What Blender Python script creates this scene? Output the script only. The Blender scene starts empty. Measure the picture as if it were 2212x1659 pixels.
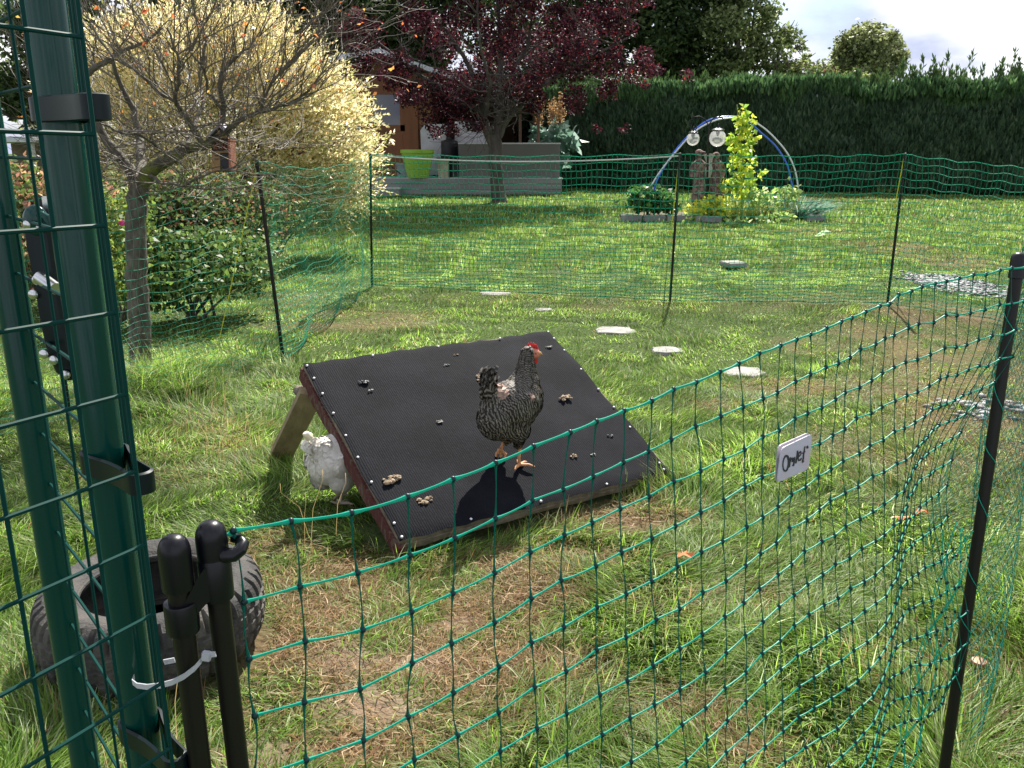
import bpy, bmesh, math, random
import numpy as np
from mathutils import Vector, Matrix, Quaternion

C = bpy.context.scene
COL = C.collection
R = math.radians

# ------------------------------------------------------------------ camera, sky, sun, exposure
PITCH = R(15.3); FPX = 1838.0; CX = 1106.0; CY = 829.5; H = 1.2      # px of a 2212 wide picture
cam_d = bpy.data.cameras.new('camera'); cam = bpy.data.objects.new('camera', cam_d); COL.objects.link(cam)
cam.location = (0, 0, H); cam.rotation_euler = (R(90) - PITCH, 0, 0)
cam_d.sensor_width = 36.0; cam_d.lens = 36.0 * FPX / 2212.0; cam_d.clip_start = 0.05; cam_d.clip_end = 600
C.camera = cam

SUN_EL = R(47); SUN_AZ = R(14)          # azimuth clockwise from +Y (the view direction)
world = bpy.data.worlds.new("World"); C.world = world; world.use_nodes = True
wn = world.node_tree; wn.nodes.clear()
def wnode(t, **k):
    n = wn.nodes.new(t)
    for a, b in k.items(): setattr(n, a, b)
    return n
sky = wnode('ShaderNodeTexSky', sky_type='NISHITA', sun_disc=False, sun_elevation=SUN_EL, sun_rotation=SUN_AZ)
sky.air_density = 1.0; sky.dust_density = 0.6; sky.ozone_density = 1.5
tc = wnode('ShaderNodeTexCoord'); mp = wnode('ShaderNodeMapping'); mp.inputs['Scale'].default_value = (1.0, 1.0, 2.6)
mp.inputs['Location'].default_value = (0.35, 0.2, 0.1)
wn.links.new(tc.outputs['Generated'], mp.inputs['Vector'])
nz = wnode('ShaderNodeTexNoise'); nz.inputs['Scale'].default_value = 3.4; nz.inputs['Detail'].default_value = 7; nz.inputs['Roughness'].default_value = 0.52
wn.links.new(mp.outputs['Vector'], nz.inputs['Vector'])
cr = wnode('ShaderNodeValToRGB'); cr.color_ramp.elements[0].position = 0.38; cr.color_ramp.elements[1].position = 0.53
wn.links.new(nz.outputs['Fac'], cr.inputs['Fac'])
nz2 = wnode('ShaderNodeTexNoise'); nz2.inputs['Scale'].default_value = 5.5; nz2.inputs['Detail'].default_value = 5
mp2 = wnode('ShaderNodeMapping'); mp2.inputs['Scale'].default_value = (1, 1, 2.2); mp2.inputs['Location'].default_value = (3.1, 1.2, 0.4)
wn.links.new(tc.outputs['Generated'], mp2.inputs['Vector']); wn.links.new(mp2.outputs['Vector'], nz2.inputs['Vector'])
cr2 = wnode('ShaderNodeValToRGB')
cr2.color_ramp.elements[0].position = 0.40; cr2.color_ramp.elements[0].color = (4.9, 5.4, 7.1, 1)
cr2.color_ramp.elements[1].position = 0.56; cr2.color_ramp.elements[1].color = (10.0, 10.1, 10.4, 1)
wn.links.new(nz2.outputs['Fac'], cr2.inputs['Fac'])
mx = wnode('ShaderNodeMix', data_type='RGBA')
wn.links.new(cr.outputs['Color'], mx.inputs[0]); wn.links.new(sky.outputs['Color'], mx.inputs[6]); wn.links.new(cr2.outputs['Color'], mx.inputs[7])
bg = wnode('ShaderNodeBackground'); bg.inputs['Strength'].default_value = 0.056
wo = wnode('ShaderNodeOutputWorld')
wn.links.new(mx.outputs[2], bg.inputs['Color']); wn.links.new(bg.outputs['Background'], wo.inputs['Surface'])

sun_d = bpy.data.lights.new('sun', 'SUN'); sun_d.energy = 4.6; sun_d.angle = R(0.55); sun_d.color = (1.0, 0.95, 0.86)
sun = bpy.data.objects.new('sun', sun_d); COL.objects.link(sun)
sd = Vector((math.sin(SUN_AZ) * math.cos(SUN_EL), math.cos(SUN_AZ) * math.cos(SUN_EL), math.sin(SUN_EL)))
sun.rotation_euler = sd.to_track_quat('Z', 'Y').to_euler(); sun.location = (5, 20, 25)

C.view_settings.view_transform = 'Standard'; C.view_settings.look = 'None'
C.view_settings.exposure = 1.28; C.view_settings.gamma = 1.0
C.render.engine = 'CYCLES'
C.cycles.max_bounces = 7; C.cycles.transparent_max_bounces = 8; C.cycles.diffuse_bounces = 3; C.cycles.glossy_bounces = 3
C.cycles.transmission_bounces = 4

# ------------------------------------------------------------------ geometry of the view
_cp, _sp = math.cos(PITCH), math.sin(PITCH)
def ray(px, py):
    u = (px - CX) / FPX; v = -(py - CY) / FPX
    return Vector((u, _cp + v * _sp, -_sp + v * _cp))
def P(px, py, Y):                       # the point at forward distance Y
    d = ray(px, py); s = Y / d.y
    return Vector((0, 0, H)) + d * s
def G(px, py, z=0.0):                   # the point at height z
    d = ray(px, py); s = (z - H) / d.z
    return Vector((0, 0, H)) + d * s
def onplane(px, py, p0, n):
    d = ray(px, py); o = Vector((0, 0, H))
    return o + d * ((p0 - o).dot(n) / d.dot(n))

# ------------------------------------------------------------------ numpy value noise
_rs = np.random.RandomState(7); _T = _rs.rand(256, 256)
def vnoise(x, y, s):
    x = np.asarray(x) / s + 91.3; y = np.asarray(y) / s + 37.7
    xi = np.floor(x).astype(int); yi = np.floor(y).astype(int); fx = x - xi; fy = y - yi
    fx = fx * fx * (3 - 2 * fx); fy = fy * fy * (3 - 2 * fy)
    a = _T[xi & 255, yi & 255]; b = _T[(xi + 1) & 255, yi & 255]; c = _T[xi & 255, (yi + 1) & 255]; d = _T[(xi + 1) & 255, (yi + 1) & 255]
    return (a * (1 - fx) + b * fx) * (1 - fy) + (c * (1 - fx) + d * fx) * fy
def fbm(x, y, s): return (vnoise(x, y, s) + .5 * vnoise(x + 5, y, s / 2.1) + .25 * vnoise(x, y + 9, s / 4.3)) / 1.75

# ------------------------------------------------------------------ materials
def mat(name, color=(.5, .5, .5), rough=.6, metal=0.0, spec=.5, noise=None, bump=0.0, bscale=60, trans=0.0, coat=0.0, stretch=(1, 1, 1)):
    m = bpy.data.materials.new(name); m.use_nodes = True; nt = m.node_tree; b = nt.nodes['Principled BSDF']
    b.inputs['Base Color'].default_value = (*color, 1); b.inputs['Roughness'].default_value = rough
    b.inputs['Metallic'].default_value = metal; b.inputs['Specular IOR Level'].default_value = spec
    b.inputs['Coat Weight'].default_value = coat
    tcn = nt.nodes.new('ShaderNodeTexCoord'); mpn = nt.nodes.new('ShaderNodeMapping'); mpn.inputs['Scale'].default_value = stretch
    nt.links.new(tcn.outputs['Object'], mpn.inputs['Vector'])
    if noise:
        c2, sc, lo, hi = noise
        n = nt.nodes.new('ShaderNodeTexNoise'); n.inputs['Scale'].default_value = sc; n.inputs['Detail'].default_value = 6; n.inputs['Roughness'].default_value = .6
        r = nt.nodes.new('ShaderNodeValToRGB'); r.color_ramp.elements[0].position = lo; r.color_ramp.elements[1].position = hi
        r.color_ramp.elements[0].color = (*color, 1); r.color_ramp.elements[1].color = (*c2, 1)
        nt.links.new(mpn.outputs['Vector'], n.inputs['Vector']); nt.links.new(n.outputs['Fac'], r.inputs['Fac']); nt.links.new(r.outputs['Color'], b.inputs['Base Color'])
    if bump:
        n2 = nt.nodes.new('ShaderNodeTexNoise'); n2.inputs['Scale'].default_value = bscale; n2.inputs['Detail'].default_value = 4
        nt.links.new(mpn.outputs['Vector'], n2.inputs['Vector'])
        bp = nt.nodes.new('ShaderNodeBump'); bp.inputs['Strength'].default_value = bump; bp.inputs['Distance'].default_value = .01
        nt.links.new(n2.outputs['Fac'], bp.inputs['Height']); nt.links.new(bp.outputs['Normal'], b.inputs['Normal'])
    if trans:
        out = nt.nodes['Material Output']; t = nt.nodes.new('ShaderNodeBsdfTranslucent'); t.inputs['Color'].default_value = (*color, 1)
        mixs = nt.nodes.new('ShaderNodeMixShader'); mixs.inputs[0].default_value = trans
        nt.links.new(b.outputs[0], mixs.inputs[1]); nt.links.new(t.outputs[0], mixs.inputs[2]); nt.links.new(mixs.outputs[0], out.inputs['Surface'])
    return m
def leafmat(name, trans=.45, rough=.4, spec=.5, boost=1.3):
    m = bpy.data.materials.new(name); m.use_nodes = True; nt = m.node_tree; b = nt.nodes['Principled BSDF']
    a = nt.nodes.new('ShaderNodeAttribute'); a.attribute_name = 'Col'
    b.inputs['Roughness'].default_value = rough; b.inputs['Specular IOR Level'].default_value = spec
    nt.links.new(a.outputs['Color'], b.inputs['Base Color'])
    vm = nt.nodes.new('ShaderNodeVectorMath'); vm.operation = 'SCALE'; vm.inputs['Scale'].default_value = boost
    nt.links.new(a.outputs['Color'], vm.inputs[0])
    t = nt.nodes.new('ShaderNodeBsdfTranslucent'); nt.links.new(vm.outputs[0], t.inputs['Color'])
    mixs = nt.nodes.new('ShaderNodeMixShader'); mixs.inputs[0].default_value = trans
    nt.links.new(b.outputs[0], mixs.inputs[1]); nt.links.new(t.outputs[0], mixs.inputs[2]); nt.links.new(mixs.outputs[0], nt.nodes['Material Output'].inputs['Surface'])
    return m

M = {}
M['grass'] = leafmat('grass_blades', .5, .5, .28, 1.7)
M['straw'] = leafmat('straw', .3, .7, .1, 1.2)
M['leaf'] = leafmat('leaves', .5, .42, .5, 1.5)
M['gloss_leaf'] = leafmat('glossy_leaves', .38, .5, .25, 1.6)
M['plum_leaf'] = leafmat('plum_leaves', .42, .55, .22, 1.6)
M['tree_leaf'] = leafmat('tree_leaves', .4, .5, .3, 1.5)
M['conifer'] = leafmat('conifer_shoots', .25, .6, .3, 1.2)
M['feather'] = leafmat('feathers', .12, .6, .3, 1.0)
M['bark'] = mat('bark', (.06, .05, .038), .9, noise=((.14, .125, .10), 22, .4, .65), bump=1.0, bscale=45, stretch=(1, 1, .4))
M['bark_dark'] = mat('dark_bark', (.05, .04, .033), .9, noise=((.12, .10, .085), 6, .4, .65), bump=1.0, bscale=18, stretch=(1, 1, .3))
M['moss'] = mat('mossy_bark', (.06, .05, .035), .95, noise=((.13, .14, .03), 14, .42, .58), bump=1.0, bscale=60)
M['twig'] = mat('twig', (.075, .058, .04), .7, noise=((.18, .15, .115), 9, .4, .7))
M['green_metal'] = mat('green_coated_steel', (.002, .042, .033), .18, spec=.35)
M['wire'] = mat('green_coated_wire', (.003, .038, .032), .5, spec=.08)
M['black_plastic'] = mat('black_plastic', (.004, .004, .007), .33, spec=.35)
M['black_post'] = mat('black_fibre_post', (.008, .0065, .006), .4, spec=.3)
M['clip'] = mat('dark_green_black_plastic', (.002, .008, .010), .4, spec=.25)
M['steel'] = mat('zinc_steel', (.62, .62, .6), .28, metal=1.0)
M['rust'] = mat('rusty_steel', (.24, .14, .09), .6, metal=.5)
M['white_plastic'] = mat('white_plastic', (.50, .51, .54), .4, trans=.2)
M['net'] = mat('green_net_strand', (.016, .45, .32), .42, spec=.22, trans=.5)
M['net_far'] = mat('green_net_strand_far', (.015, .42, .26), .5, spec=.3, trans=.5)
M['net_shaded'] = mat('green_net_shaded', (.006, .16, .115), .45, spec=.2, trans=.4)  # same netting, with the weaker light on these strands put into the colour
M['knot'] = mat('net_knot', (.002, .022, .026), .35, spec=.3)
M['felt'] = None
M['pin'] = mat('white_nail_head', (.6, .6, .62), .4)
M['redwood'] = mat('flaking_red_paint', (.085, .015, .012), .8, noise=((.12, .09, .065), 26, .52, .6), bump=.8, bscale=80, stretch=(1, 3, 1))
M['plank'] = mat('weathered_plank', (.30, .23, .13), .8, noise=((.17, .125, .07), 14, .35, .7), bump=.5, bscale=60, stretch=(1, 1, .25))
M['batten'] = mat('grey_batten', (.20, .165, .115), .85, noise=((.09, .075, .05), 25, .4, .65), bump=.5, bscale=90)
M['rubber'] = mat('dusty_rubber', (.022, .021, .020), .8, noise=((.085, .075, .062), 9, .42, .72), bump=.4, bscale=150)
M['rubber_in'] = mat('tyre_inside', (.02, .02, .02), .8)
M['stone'] = mat('pale_stone', (.29, .28, .26), .85, noise=((.17, .165, .145), 14, .4, .7), bump=.5, bscale=60)
M['dung'] = mat('dry_droppings', (.38, .29, .19), .9, noise=((.17, .12, .08), 60, .35, .65), bump=1, bscale=150)
M['dung_dark'] = mat('dark_droppings', (.03, .035, .04), .6, noise=((.35, .35, .35), 60, .55, .7))
M['yellow'] = mat('yellow_string', (.62, .6, .07), .5, trans=.3)
M['rope'] = mat('pale_rope', (.6, .58, .52), .8)
M['red_skin'] = mat('red_comb', (.75, .035, .022), .5, trans=.25, noise=((.5, .02, .02), 40, .4, .6))
M['face_skin'] = mat('hen_face_skin', (.50, .17, .11), .6)
M['beak'] = mat('hen_beak', (.55, .36, .14), .45)
M['shank'] = mat('hen_shank', (.66, .33, .14), .55, noise=((.5, .22, .10), 90, .4, .6), trans=.12)
M['shank_pale'] = mat('pale_shank', (.48, .38, .30), .6)
M['eye'] = mat('hen_eye', (.30, .10, .02), .1)

# ------------------------------------------------------------------ object helpers
def tag(o, label=None, cat=None, group=None, kind=None):
    if label: o['label'] = label
    if cat: o['category'] = cat
    if group: o['group'] = group
    if kind: o['kind'] = kind
    return o
def empty(name, loc, rz=0.0):
    o = bpy.data.objects.new(name, None); COL.objects.link(o); o.location = loc; o.rotation_euler = (0, 0, rz); o.empty_display_size = .1
    return o
def npmesh(name, V, F, mats, cols=None, parent=None, smooth=False, midx=None, world_space=True):
    """V (n,3); F (m,k) int array; cols (n,3) -> ONE mesh object"""
    V = np.asarray(V, dtype=np.float32); F = np.asarray(F, dtype=np.int32); k = F.shape[1]
    if parent is not None and world_space:
        V = V - np.array(parent.location, dtype=np.float32)
    me = bpy.data.meshes.new(name)
    me.vertices.add(len(V)); me.vertices.foreach_set('co', V.ravel())
    me.loops.add(F.size); me.loops.foreach_set('vertex_index', F.ravel())
    me.polygons.add(len(F)); me.polygons.foreach_set('loop_start', np.arange(0, F.size, k, dtype=np.int32))
    for m in mats: me.materials.append(m)
    if midx is not None: me.polygons.foreach_set('material_index', np.asarray(midx, dtype=np.int32))
    if smooth: me.polygons.foreach_set('use_smooth', np.ones(len(F), dtype=bool))
    if cols is not None:
        a = me.attributes.new('Col', 'FLOAT_COLOR', 'POINT'); c = np.ones((len(V), 4), dtype=np.float32); c[:, :3] = cols
        a.data.foreach_set('color', c.ravel())
    me.update(calc_edges=True)
    o = bpy.data.objects.new(name, me); COL.objects.link(o)
    if parent is not None: o.parent = parent
    return o

class MB:
    """collects shapes, then links them as one mesh object"""
    def __init__(s): s.v = []; s.f = []; s.m = []; s.mi = 0
    def add(s, vs, fs):
        b = len(s.v); s.v += [Vector(v) for v in vs]; s.f += [tuple(b + i for i in f) for f in fs]; s.m += [s.mi] * len(fs)
    def box(s, c, d, rot=None, bev=0.0):
        c = Vector(c); hx, hy, hz = d[0] / 2, d[1] / 2, d[2] / 2
        if bev <= 0:
            vs = [Vector((x, y, z)) for z in (-hz, hz) for y in (-hy, hy) for x in (-hx, hx)]
            fs = [(0, 2, 3, 1), (4, 5, 7, 6), (0, 1, 5, 4), (2, 6, 7, 3), (0, 4, 6, 2), (1, 3, 7, 5)]
        else:
            bm = bmesh.new(); bmesh.ops.create_cube(bm, size=1); bmesh.ops.scale(bm, vec=d, verts=bm.verts)
            bmesh.ops.bevel(bm, geom=bm.edges[:] , offset=bev, segments=2, affect='EDGES')
            bm.verts.index_update(); vs = [v.co.copy() for v in bm.verts]; fs = [tuple(v.index for v in f.verts) for f in bm.faces]; bm.free()
        if rot is not None: vs = [rot @ v for v in vs]
        s.add([v + c for v in vs], fs)
    def hexa(s, b4, t4):
        s.add(list(b4) + list(t4), [(3, 2, 1, 0), (4, 5, 6, 7), (0, 1, 5, 4), (1, 2, 6, 5), (2, 3, 7, 6), (3, 0, 4, 7)])
    def tube(s, pts, r, n=8, cap=True, closed=False, flat=1.0):
        pts = [Vector(p) for p in pts]; rs = r if isinstance(r, (list, tuple)) else [r] * len(pts)
        N = len(pts); b = len(s.v); prev = None
        for i, p in enumerate(pts):
            t = (pts[(i + 1) % N] - pts[i - 1]) if closed else (pts[min(i + 1, N - 1)] - pts[max(i - 1, 0)])
            if t.length < 1e-9: t = Vector((0, 0, 1))
            t.normalize()
            if prev is None:
                a = Vector((0, 0, 1)) if abs(t.z) < .9 else Vector((1, 0, 0)); u = t.cross(a).normalized()
            else: u = (prev - t * prev.dot(t)); u = u.normalized() if u.length > 1e-6 else t.orthogonal().normalized()
            prev = u; w = t.cross(u)
            for k in range(n):
                an = 2 * math.pi * k / n; s.v.append(p + (u * math.cos(an) + w * math.sin(an) * flat) * rs[i])
        L = N if closed else N - 1
        for i in range(L):
            for k in range(n):
                a0 = b + i * n + k; a1 = b + i * n + (k + 1) % n; c0 = b + ((i + 1) % N) * n + k; c1 = b + ((i + 1) % N) * n + (k + 1) % n
                s.f.append((a0, a1, c1, c0)); s.m.append(s.mi)
        if cap and not closed:
            s.f.append(tuple(b + k for k in reversed(range(n)))); s.m.append(s.mi)
            s.f.append(tuple(b + (N - 1) * n + k for k in range(n))); s.m.append(s.mi)
    def lathe(s, prof, c=(0, 0, 0), n=24, axis=None, wob=None):
        """prof: list of (r, z); axis: rotation matrix"""
        c = Vector(c); b = len(s.v)
        for j, (r, z) in enumerate(prof):
            for k in range(n):
                an = 2 * math.pi * k / n; rr = r * (wob(j, k) if wob else 1)
                v = Vector((rr * math.cos(an), rr * math.sin(an), z))
                if axis is not None: v = axis @ v
                s.v.append(v + c)
        for j in range(len(prof) - 1):
            for k in range(n):
                s.f.append((b + j * n + k, b + j * n + (k + 1) % n, b + (j + 1) * n + (k + 1) % n, b + (j + 1) * n + k)); s.m.append(s.mi)
        if prof[0][0] > 1e-6: s.f.append(tuple(b + k for k in reversed(range(n)))); s.m.append(s.mi)
        if prof[-1][0] > 1e-6: s.f.append(tuple(b + (len(prof) - 1) * n + k for k in range(n))); s.m.append(s.mi)
    def ell(s, c, r, rot=None, nu=16, nv=10, wob=0.0, rng=None):
        c = Vector(c); b = len(s.v)
        vs = []; fs = []
        vs.append(Vector((0, 0, -1)))
        for j in range(1, nv):
            ph = -math.pi / 2 + math.pi * j / nv
            for k in range(nu):
                th = 2 * math.pi * k / nu; vs.append(Vector((math.cos(ph) * math.cos(th), math.cos(ph) * math.sin(th), math.sin(ph))))
        vs.append(Vector((0, 0, 1)))
        for k in range(nu): fs.append((0, 1 + (k + 1) % nu, 1 + k))
        for j in range(nv - 2):
            for k in range(nu): fs.append((1 + j * nu + k, 1 + j * nu + (k + 1) % nu, 1 + (j + 1) * nu + (k + 1) % nu, 1 + (j + 1) * nu + k))
        t = len(vs) - 1; q = 1 + (nv - 2) * nu
        for k in range(nu): fs.append((q + k, q + (k + 1) % nu, t))
        out = []
        for v in vs:
            w = 1 + (rng.uniform(-wob, wob) if rng else 0); v = Vector((v.x * r[0] * w, v.y * r[1] * w, v.z * r[2] * w))
            if rot is not None: v = rot @ v
            out.append(v + c)
        s.add(out, fs)
    def build(s, name, mats, parent=None, smooth=True, angle=40, world_space=True):
        if not isinstance(mats, (list, tuple)): mats = [mats]
        off = Vector((0, 0, 0))
        if parent is not None and world_space:
            off = parent.location.copy()
            if parent.parent is not None: off = off + parent.parent.location
        inv = None
        if parent is not None and world_space and abs(parent.rotation_euler.z) > 1e-9: inv = Matrix.Rotation(-parent.rotation_euler.z, 3, 'Z')
        vs = [v - off for v in s.v]
        if inv is not None: vs = [inv @ v for v in vs]
        me = bpy.data.meshes.new(name); me.from_pydata([tuple(v) for v in vs], [], s.f)
        for m in mats: me.materials.append(m)
        me.polygons.foreach_set('material_index', s.m)
        if smooth: me.polygons.foreach_set('use_smooth', [True] * len(s.f))
        me.update()
        if smooth:
            try: me.set_sharp_from_angle(angle=R(angle))
            except Exception: pass
        o = bpy.data.objects.new(name, me); COL.objects.link(o)
        if parent is not None: o.parent = parent
        return o

# ------------------------------------------------------------------ leaves and branches
def leaf_verts(cen, nrm, dirv, L, W, fold=.18):
    """rhombus leaves: cen (n,3) base, dirv tip direction, nrm normal, L,W arrays"""
    side = np.cross(nrm, dirv); side /= (np.linalg.norm(side, axis=1, keepdims=True) + 1e-9)
    L = L[:, None]; W = W[:, None]
    tip = cen + dirv * L; mid = cen + dirv * L * .45
    lft = mid + side * W * .5 + nrm * L * fold; rgt = mid - side * W * .5 + nrm * L * fold
    V = np.stack([cen, rgt, tip, lft], 1).reshape(-1, 3)
    F = np.arange(len(V)).reshape(-1, 4)
    return V, F
def unit(a): return a / (np.linalg.norm(a, axis=1, keepdims=True) + 1e-9)
def leaf_cloud(rs, cen, L, aspect, pal, wts, jit=.25, up=.3, bias=None, fold=.15):
    n = len(cen); d = rs.randn(n, 3); d[:, 2] *= .8
    if bias is not None: d = d + np.asarray(bias)
    d = unit(d); nr = rs.randn(n, 3); nr[:, 2] += up; nr = unit(nr - d * (nr * d).sum(1, keepdims=True))
    Ls = L * (.65 + .7 * rs.rand(n)); V, F = leaf_verts(cen, nr, d, Ls, Ls * aspect, fold)
    pal = np.array(pal); c = pal[rs.choice(len(pal), n, p=np.array(wts) / np.sum(wts))] * (1 + jit * (rs.rand(n, 1) * 2 - 1))
    return V, F, np.repeat(c, 4, axis=0)
def clump_points(rs, n, clumps, shell=.5):
    """clumps: list of (centre, radii); weights by volume^(2/3)"""
    w = np.array([(c[1][0] * c[1][1] * c[1][2]) ** .667 for c in clumps]); idx = rs.choice(len(clumps), n, p=w / w.sum())
    d = unit(rs.randn(n, 3)); r = (shell + (1 - shell) * rs.rand(n) ** .7)[:, None] * (1 + .12 * rs.randn(n, 1))
    cc = np.array([tuple(c[0]) for c in clumps]); rr = np.array([tuple(c[1]) for c in clumps])
    return cc[idx] + d * r * rr[idx]
def merge(*parts):
    Vs, Fs, Cs, b = [], [], [], 0
    for V, F, Cc in parts: Vs.append(V); Fs.append(F + b); Cs.append(Cc); b += len(V)
    return np.concatenate(Vs), np.concatenate(Fs), np.concatenate(Cs)
def grow(rng, mb, p, d, L, r, depth, tips, spread=.6, segs=4, wander=.18, kids=3, up=.1, lenf=.68, sides=5, minr=.002, all_pts=None):
    pts = [p.copy()]; rs = [r]; dd = d.copy()
    for i in range(segs):
        dd = (dd + Vector((rng.gauss(0, wander), rng.gauss(0, wander), rng.gauss(0, wander) + up * .3))).normalized()
        p = p + dd * (L / segs); pts.append(p.copy()); rs.append(max(r * (1 - .55 * (i + 1) / segs), minr))
    mb.tube(pts, rs, n=sides if depth > 1 else max(3, sides - 2), cap=False)
    if all_pts is not None: all_pts += [(q.copy(), dd.copy(), depth) for q in pts[1:]]
    if depth <= 0: tips.append((p.copy(), dd.copy())); return
    for k in range(kids):
        t = rng.uniform(.35, 1.0) if k else 1.0; j = min(int(t * segs), segs)
        a = rng.uniform(0, 2 * math.pi); o = dd.orthogonal().normalized(); o = Quaternion(dd, a) @ o
        nd = (dd + o * spread * rng.uniform(.6, 1.3) + Vector((0, 0, up))).normalized()
        grow(rng, mb, pts[j], nd, L * lenf * rng.uniform(.75, 1.2), max(rs[j] * .72, minr), depth - 1, tips, spread, segs, wander, kids, up, lenf, sides, minr, all_pts)

# ------------------------------------------------------------------ ground and grass
# straw / worn patches: (px, py of the patch, radius x, radius y, strength)
STRAW = [(820, 1330, .42, .34, 1.0), (930, 1450, .40, .22, 1.0), (740, 1250, .26, .22, .95), (1010, 1260, .34, .20, .95), (700, 1480, .26, .14, .85), (840, 1570, .24, .12, .9),
         (1330, 1110, .30, .14, .75), (560, 1230, .22, .3, .6), (1190, 1190, .3, .10, .6), (450, 1560, .2, .2, .5), (1000, 1560, .2, .12, .5),
         (2080, 880, .55, .8, .65), (2030, 760, .6, 1.2, .6), (1980, 1000, .4, .5, .35), (2040, 680, .5, .8, .7), (1990, 545, .6, 1.6, .7), (1740, 497, .8, .4, .6),
         (1680, 1600, .16, .06, .9), (1450, 1530, .18, .10, .7), (1260, 1570, .2, .08, .4), (760, 685, .7, .45, .55), (1700, 830, .35, .2, .55), (1780, 740, .35, .3, .5), (1600, 870, .3, .15, .35),
         (430, 960, .4, .5, .45), (2150, 1500, .3, .3, .3), (1120, 640, .8, .4, .2), (1500, 650, 1.2, .5, .2), (1850, 430, 3, 1.6, .3), (1550, 1290, .25, .15, .35)]
STRAW_W = [(G(a, b).x, G(a, b).y, rx, ry, s) for a, b, rx, ry, s in STRAW]
def straw(x, y):
    w = np.zeros_like(x)
    for cx_, cy_, rx, ry, s in STRAW_W:
        d = ((x - cx_) / rx) ** 2 + ((y - cy_) / ry) ** 2
        w = np.maximum(w, s * np.clip(1.35 - d * .9, 0, 1))
    n = .6 * fbm(x, y, .26) + .4 * fbm(x + 7, y - 3, .10); w = w * np.clip((n - .28) * 3.6, 0.05, 1.2) + np.clip((fbm(x + 40, y, .8) - .66) * 1.4, 0, .25)
    return np.clip(w, 0, 1)
BARE = [(G(820, 1500), .16, .10), (G(770, 1400), .12, .08), (G(900, 1420), .1, .07), (G(560, 1620), .12, .08), (G(980, 1330), .08, .05)]
def bare(x, y):
    w = np.zeros_like(x)
    for c, rx, ry in BARE: w = np.maximum(w, np.clip(1.2 - ((x - c.x) / rx) ** 2 - ((y - c.y) / ry) ** 2, 0, 1))
    return w
def gz(x, y):
    near = np.clip((14 - y) / 12, 0, 1)
    return (fbm(x, y, .9) - .5) * .05 * near + (vnoise(x, y, .25) - .5) * .016 * near - .02

# base sheet: fine grid near the camera, coarse far away, reaching the horizon
def lawn_base():
    ys = np.concatenate([np.linspace(-3, .9, 12), np.linspace(1, 9, 230), np.geomspace(9.1, 420, 90)])
    xs = np.concatenate([-np.geomspace(400, 4.3, 45), np.linspace(-4.2, 4.2, 220), np.geomspace(4.3, 400, 45)])
    X, Y = np.meshgrid(xs, ys); Z = gz(X, Y)
    V = np.stack([X, Y, Z], -1).reshape(-1, 3); nx = len(xs)
    i = np.arange(len(ys) - 1)[:, None] * nx + np.arange(nx - 1)[None, :]; i = i.ravel()
    F = np.stack([i, i + 1, i + nx + 1, i + nx], 1)
    x, y = V[:, 0], V[:, 1]; s = straw(x, y)[:, None]; b = bare(x, y)[:, None]
    green = np.array([.050, .085, .018]); tan = np.array([.13, .092, .05]); soil = np.array([.21, .15, .11])
    dark = np.array([.055, .080, .024])
    near = np.clip((10 - y) / 6, 0, 1)[:, None]
    c = (dark * near + green * (1 - near)) * (1 - s) + tan * s; c = c * (1 - b * .7) + soil * b * .7
    c = c * (.8 + .4 * fbm(x, y, .12)[:, None])
    m = leafmat('lawn_soil', .0, .95, .1)
    nt = m.node_tree; bs = nt.nodes['Principled BSDF']; n2 = nt.nodes.new('ShaderNodeTexNoise'); n2.inputs['Scale'].default_value = 45; n2.inputs['Detail'].default_value = 8
    bp = nt.nodes.new('ShaderNodeBump'); bp.inputs['Strength'].default_value = 1; bp.inputs['Distance'].default_value = .02
    tcn = nt.nodes.new('ShaderNodeTexCoord'); nt.links.new(tcn.outputs['Object'], n2.inputs['Vector']); nt.links.new(n2.outputs['Fac'], bp.inputs['Height']); nt.links.new(bp.outputs['Normal'], bs.inputs['Normal'])
    o = npmesh('ground', V, F, [m], c, smooth=True); o['kind'] = 'structure'
lawn_base()

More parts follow.
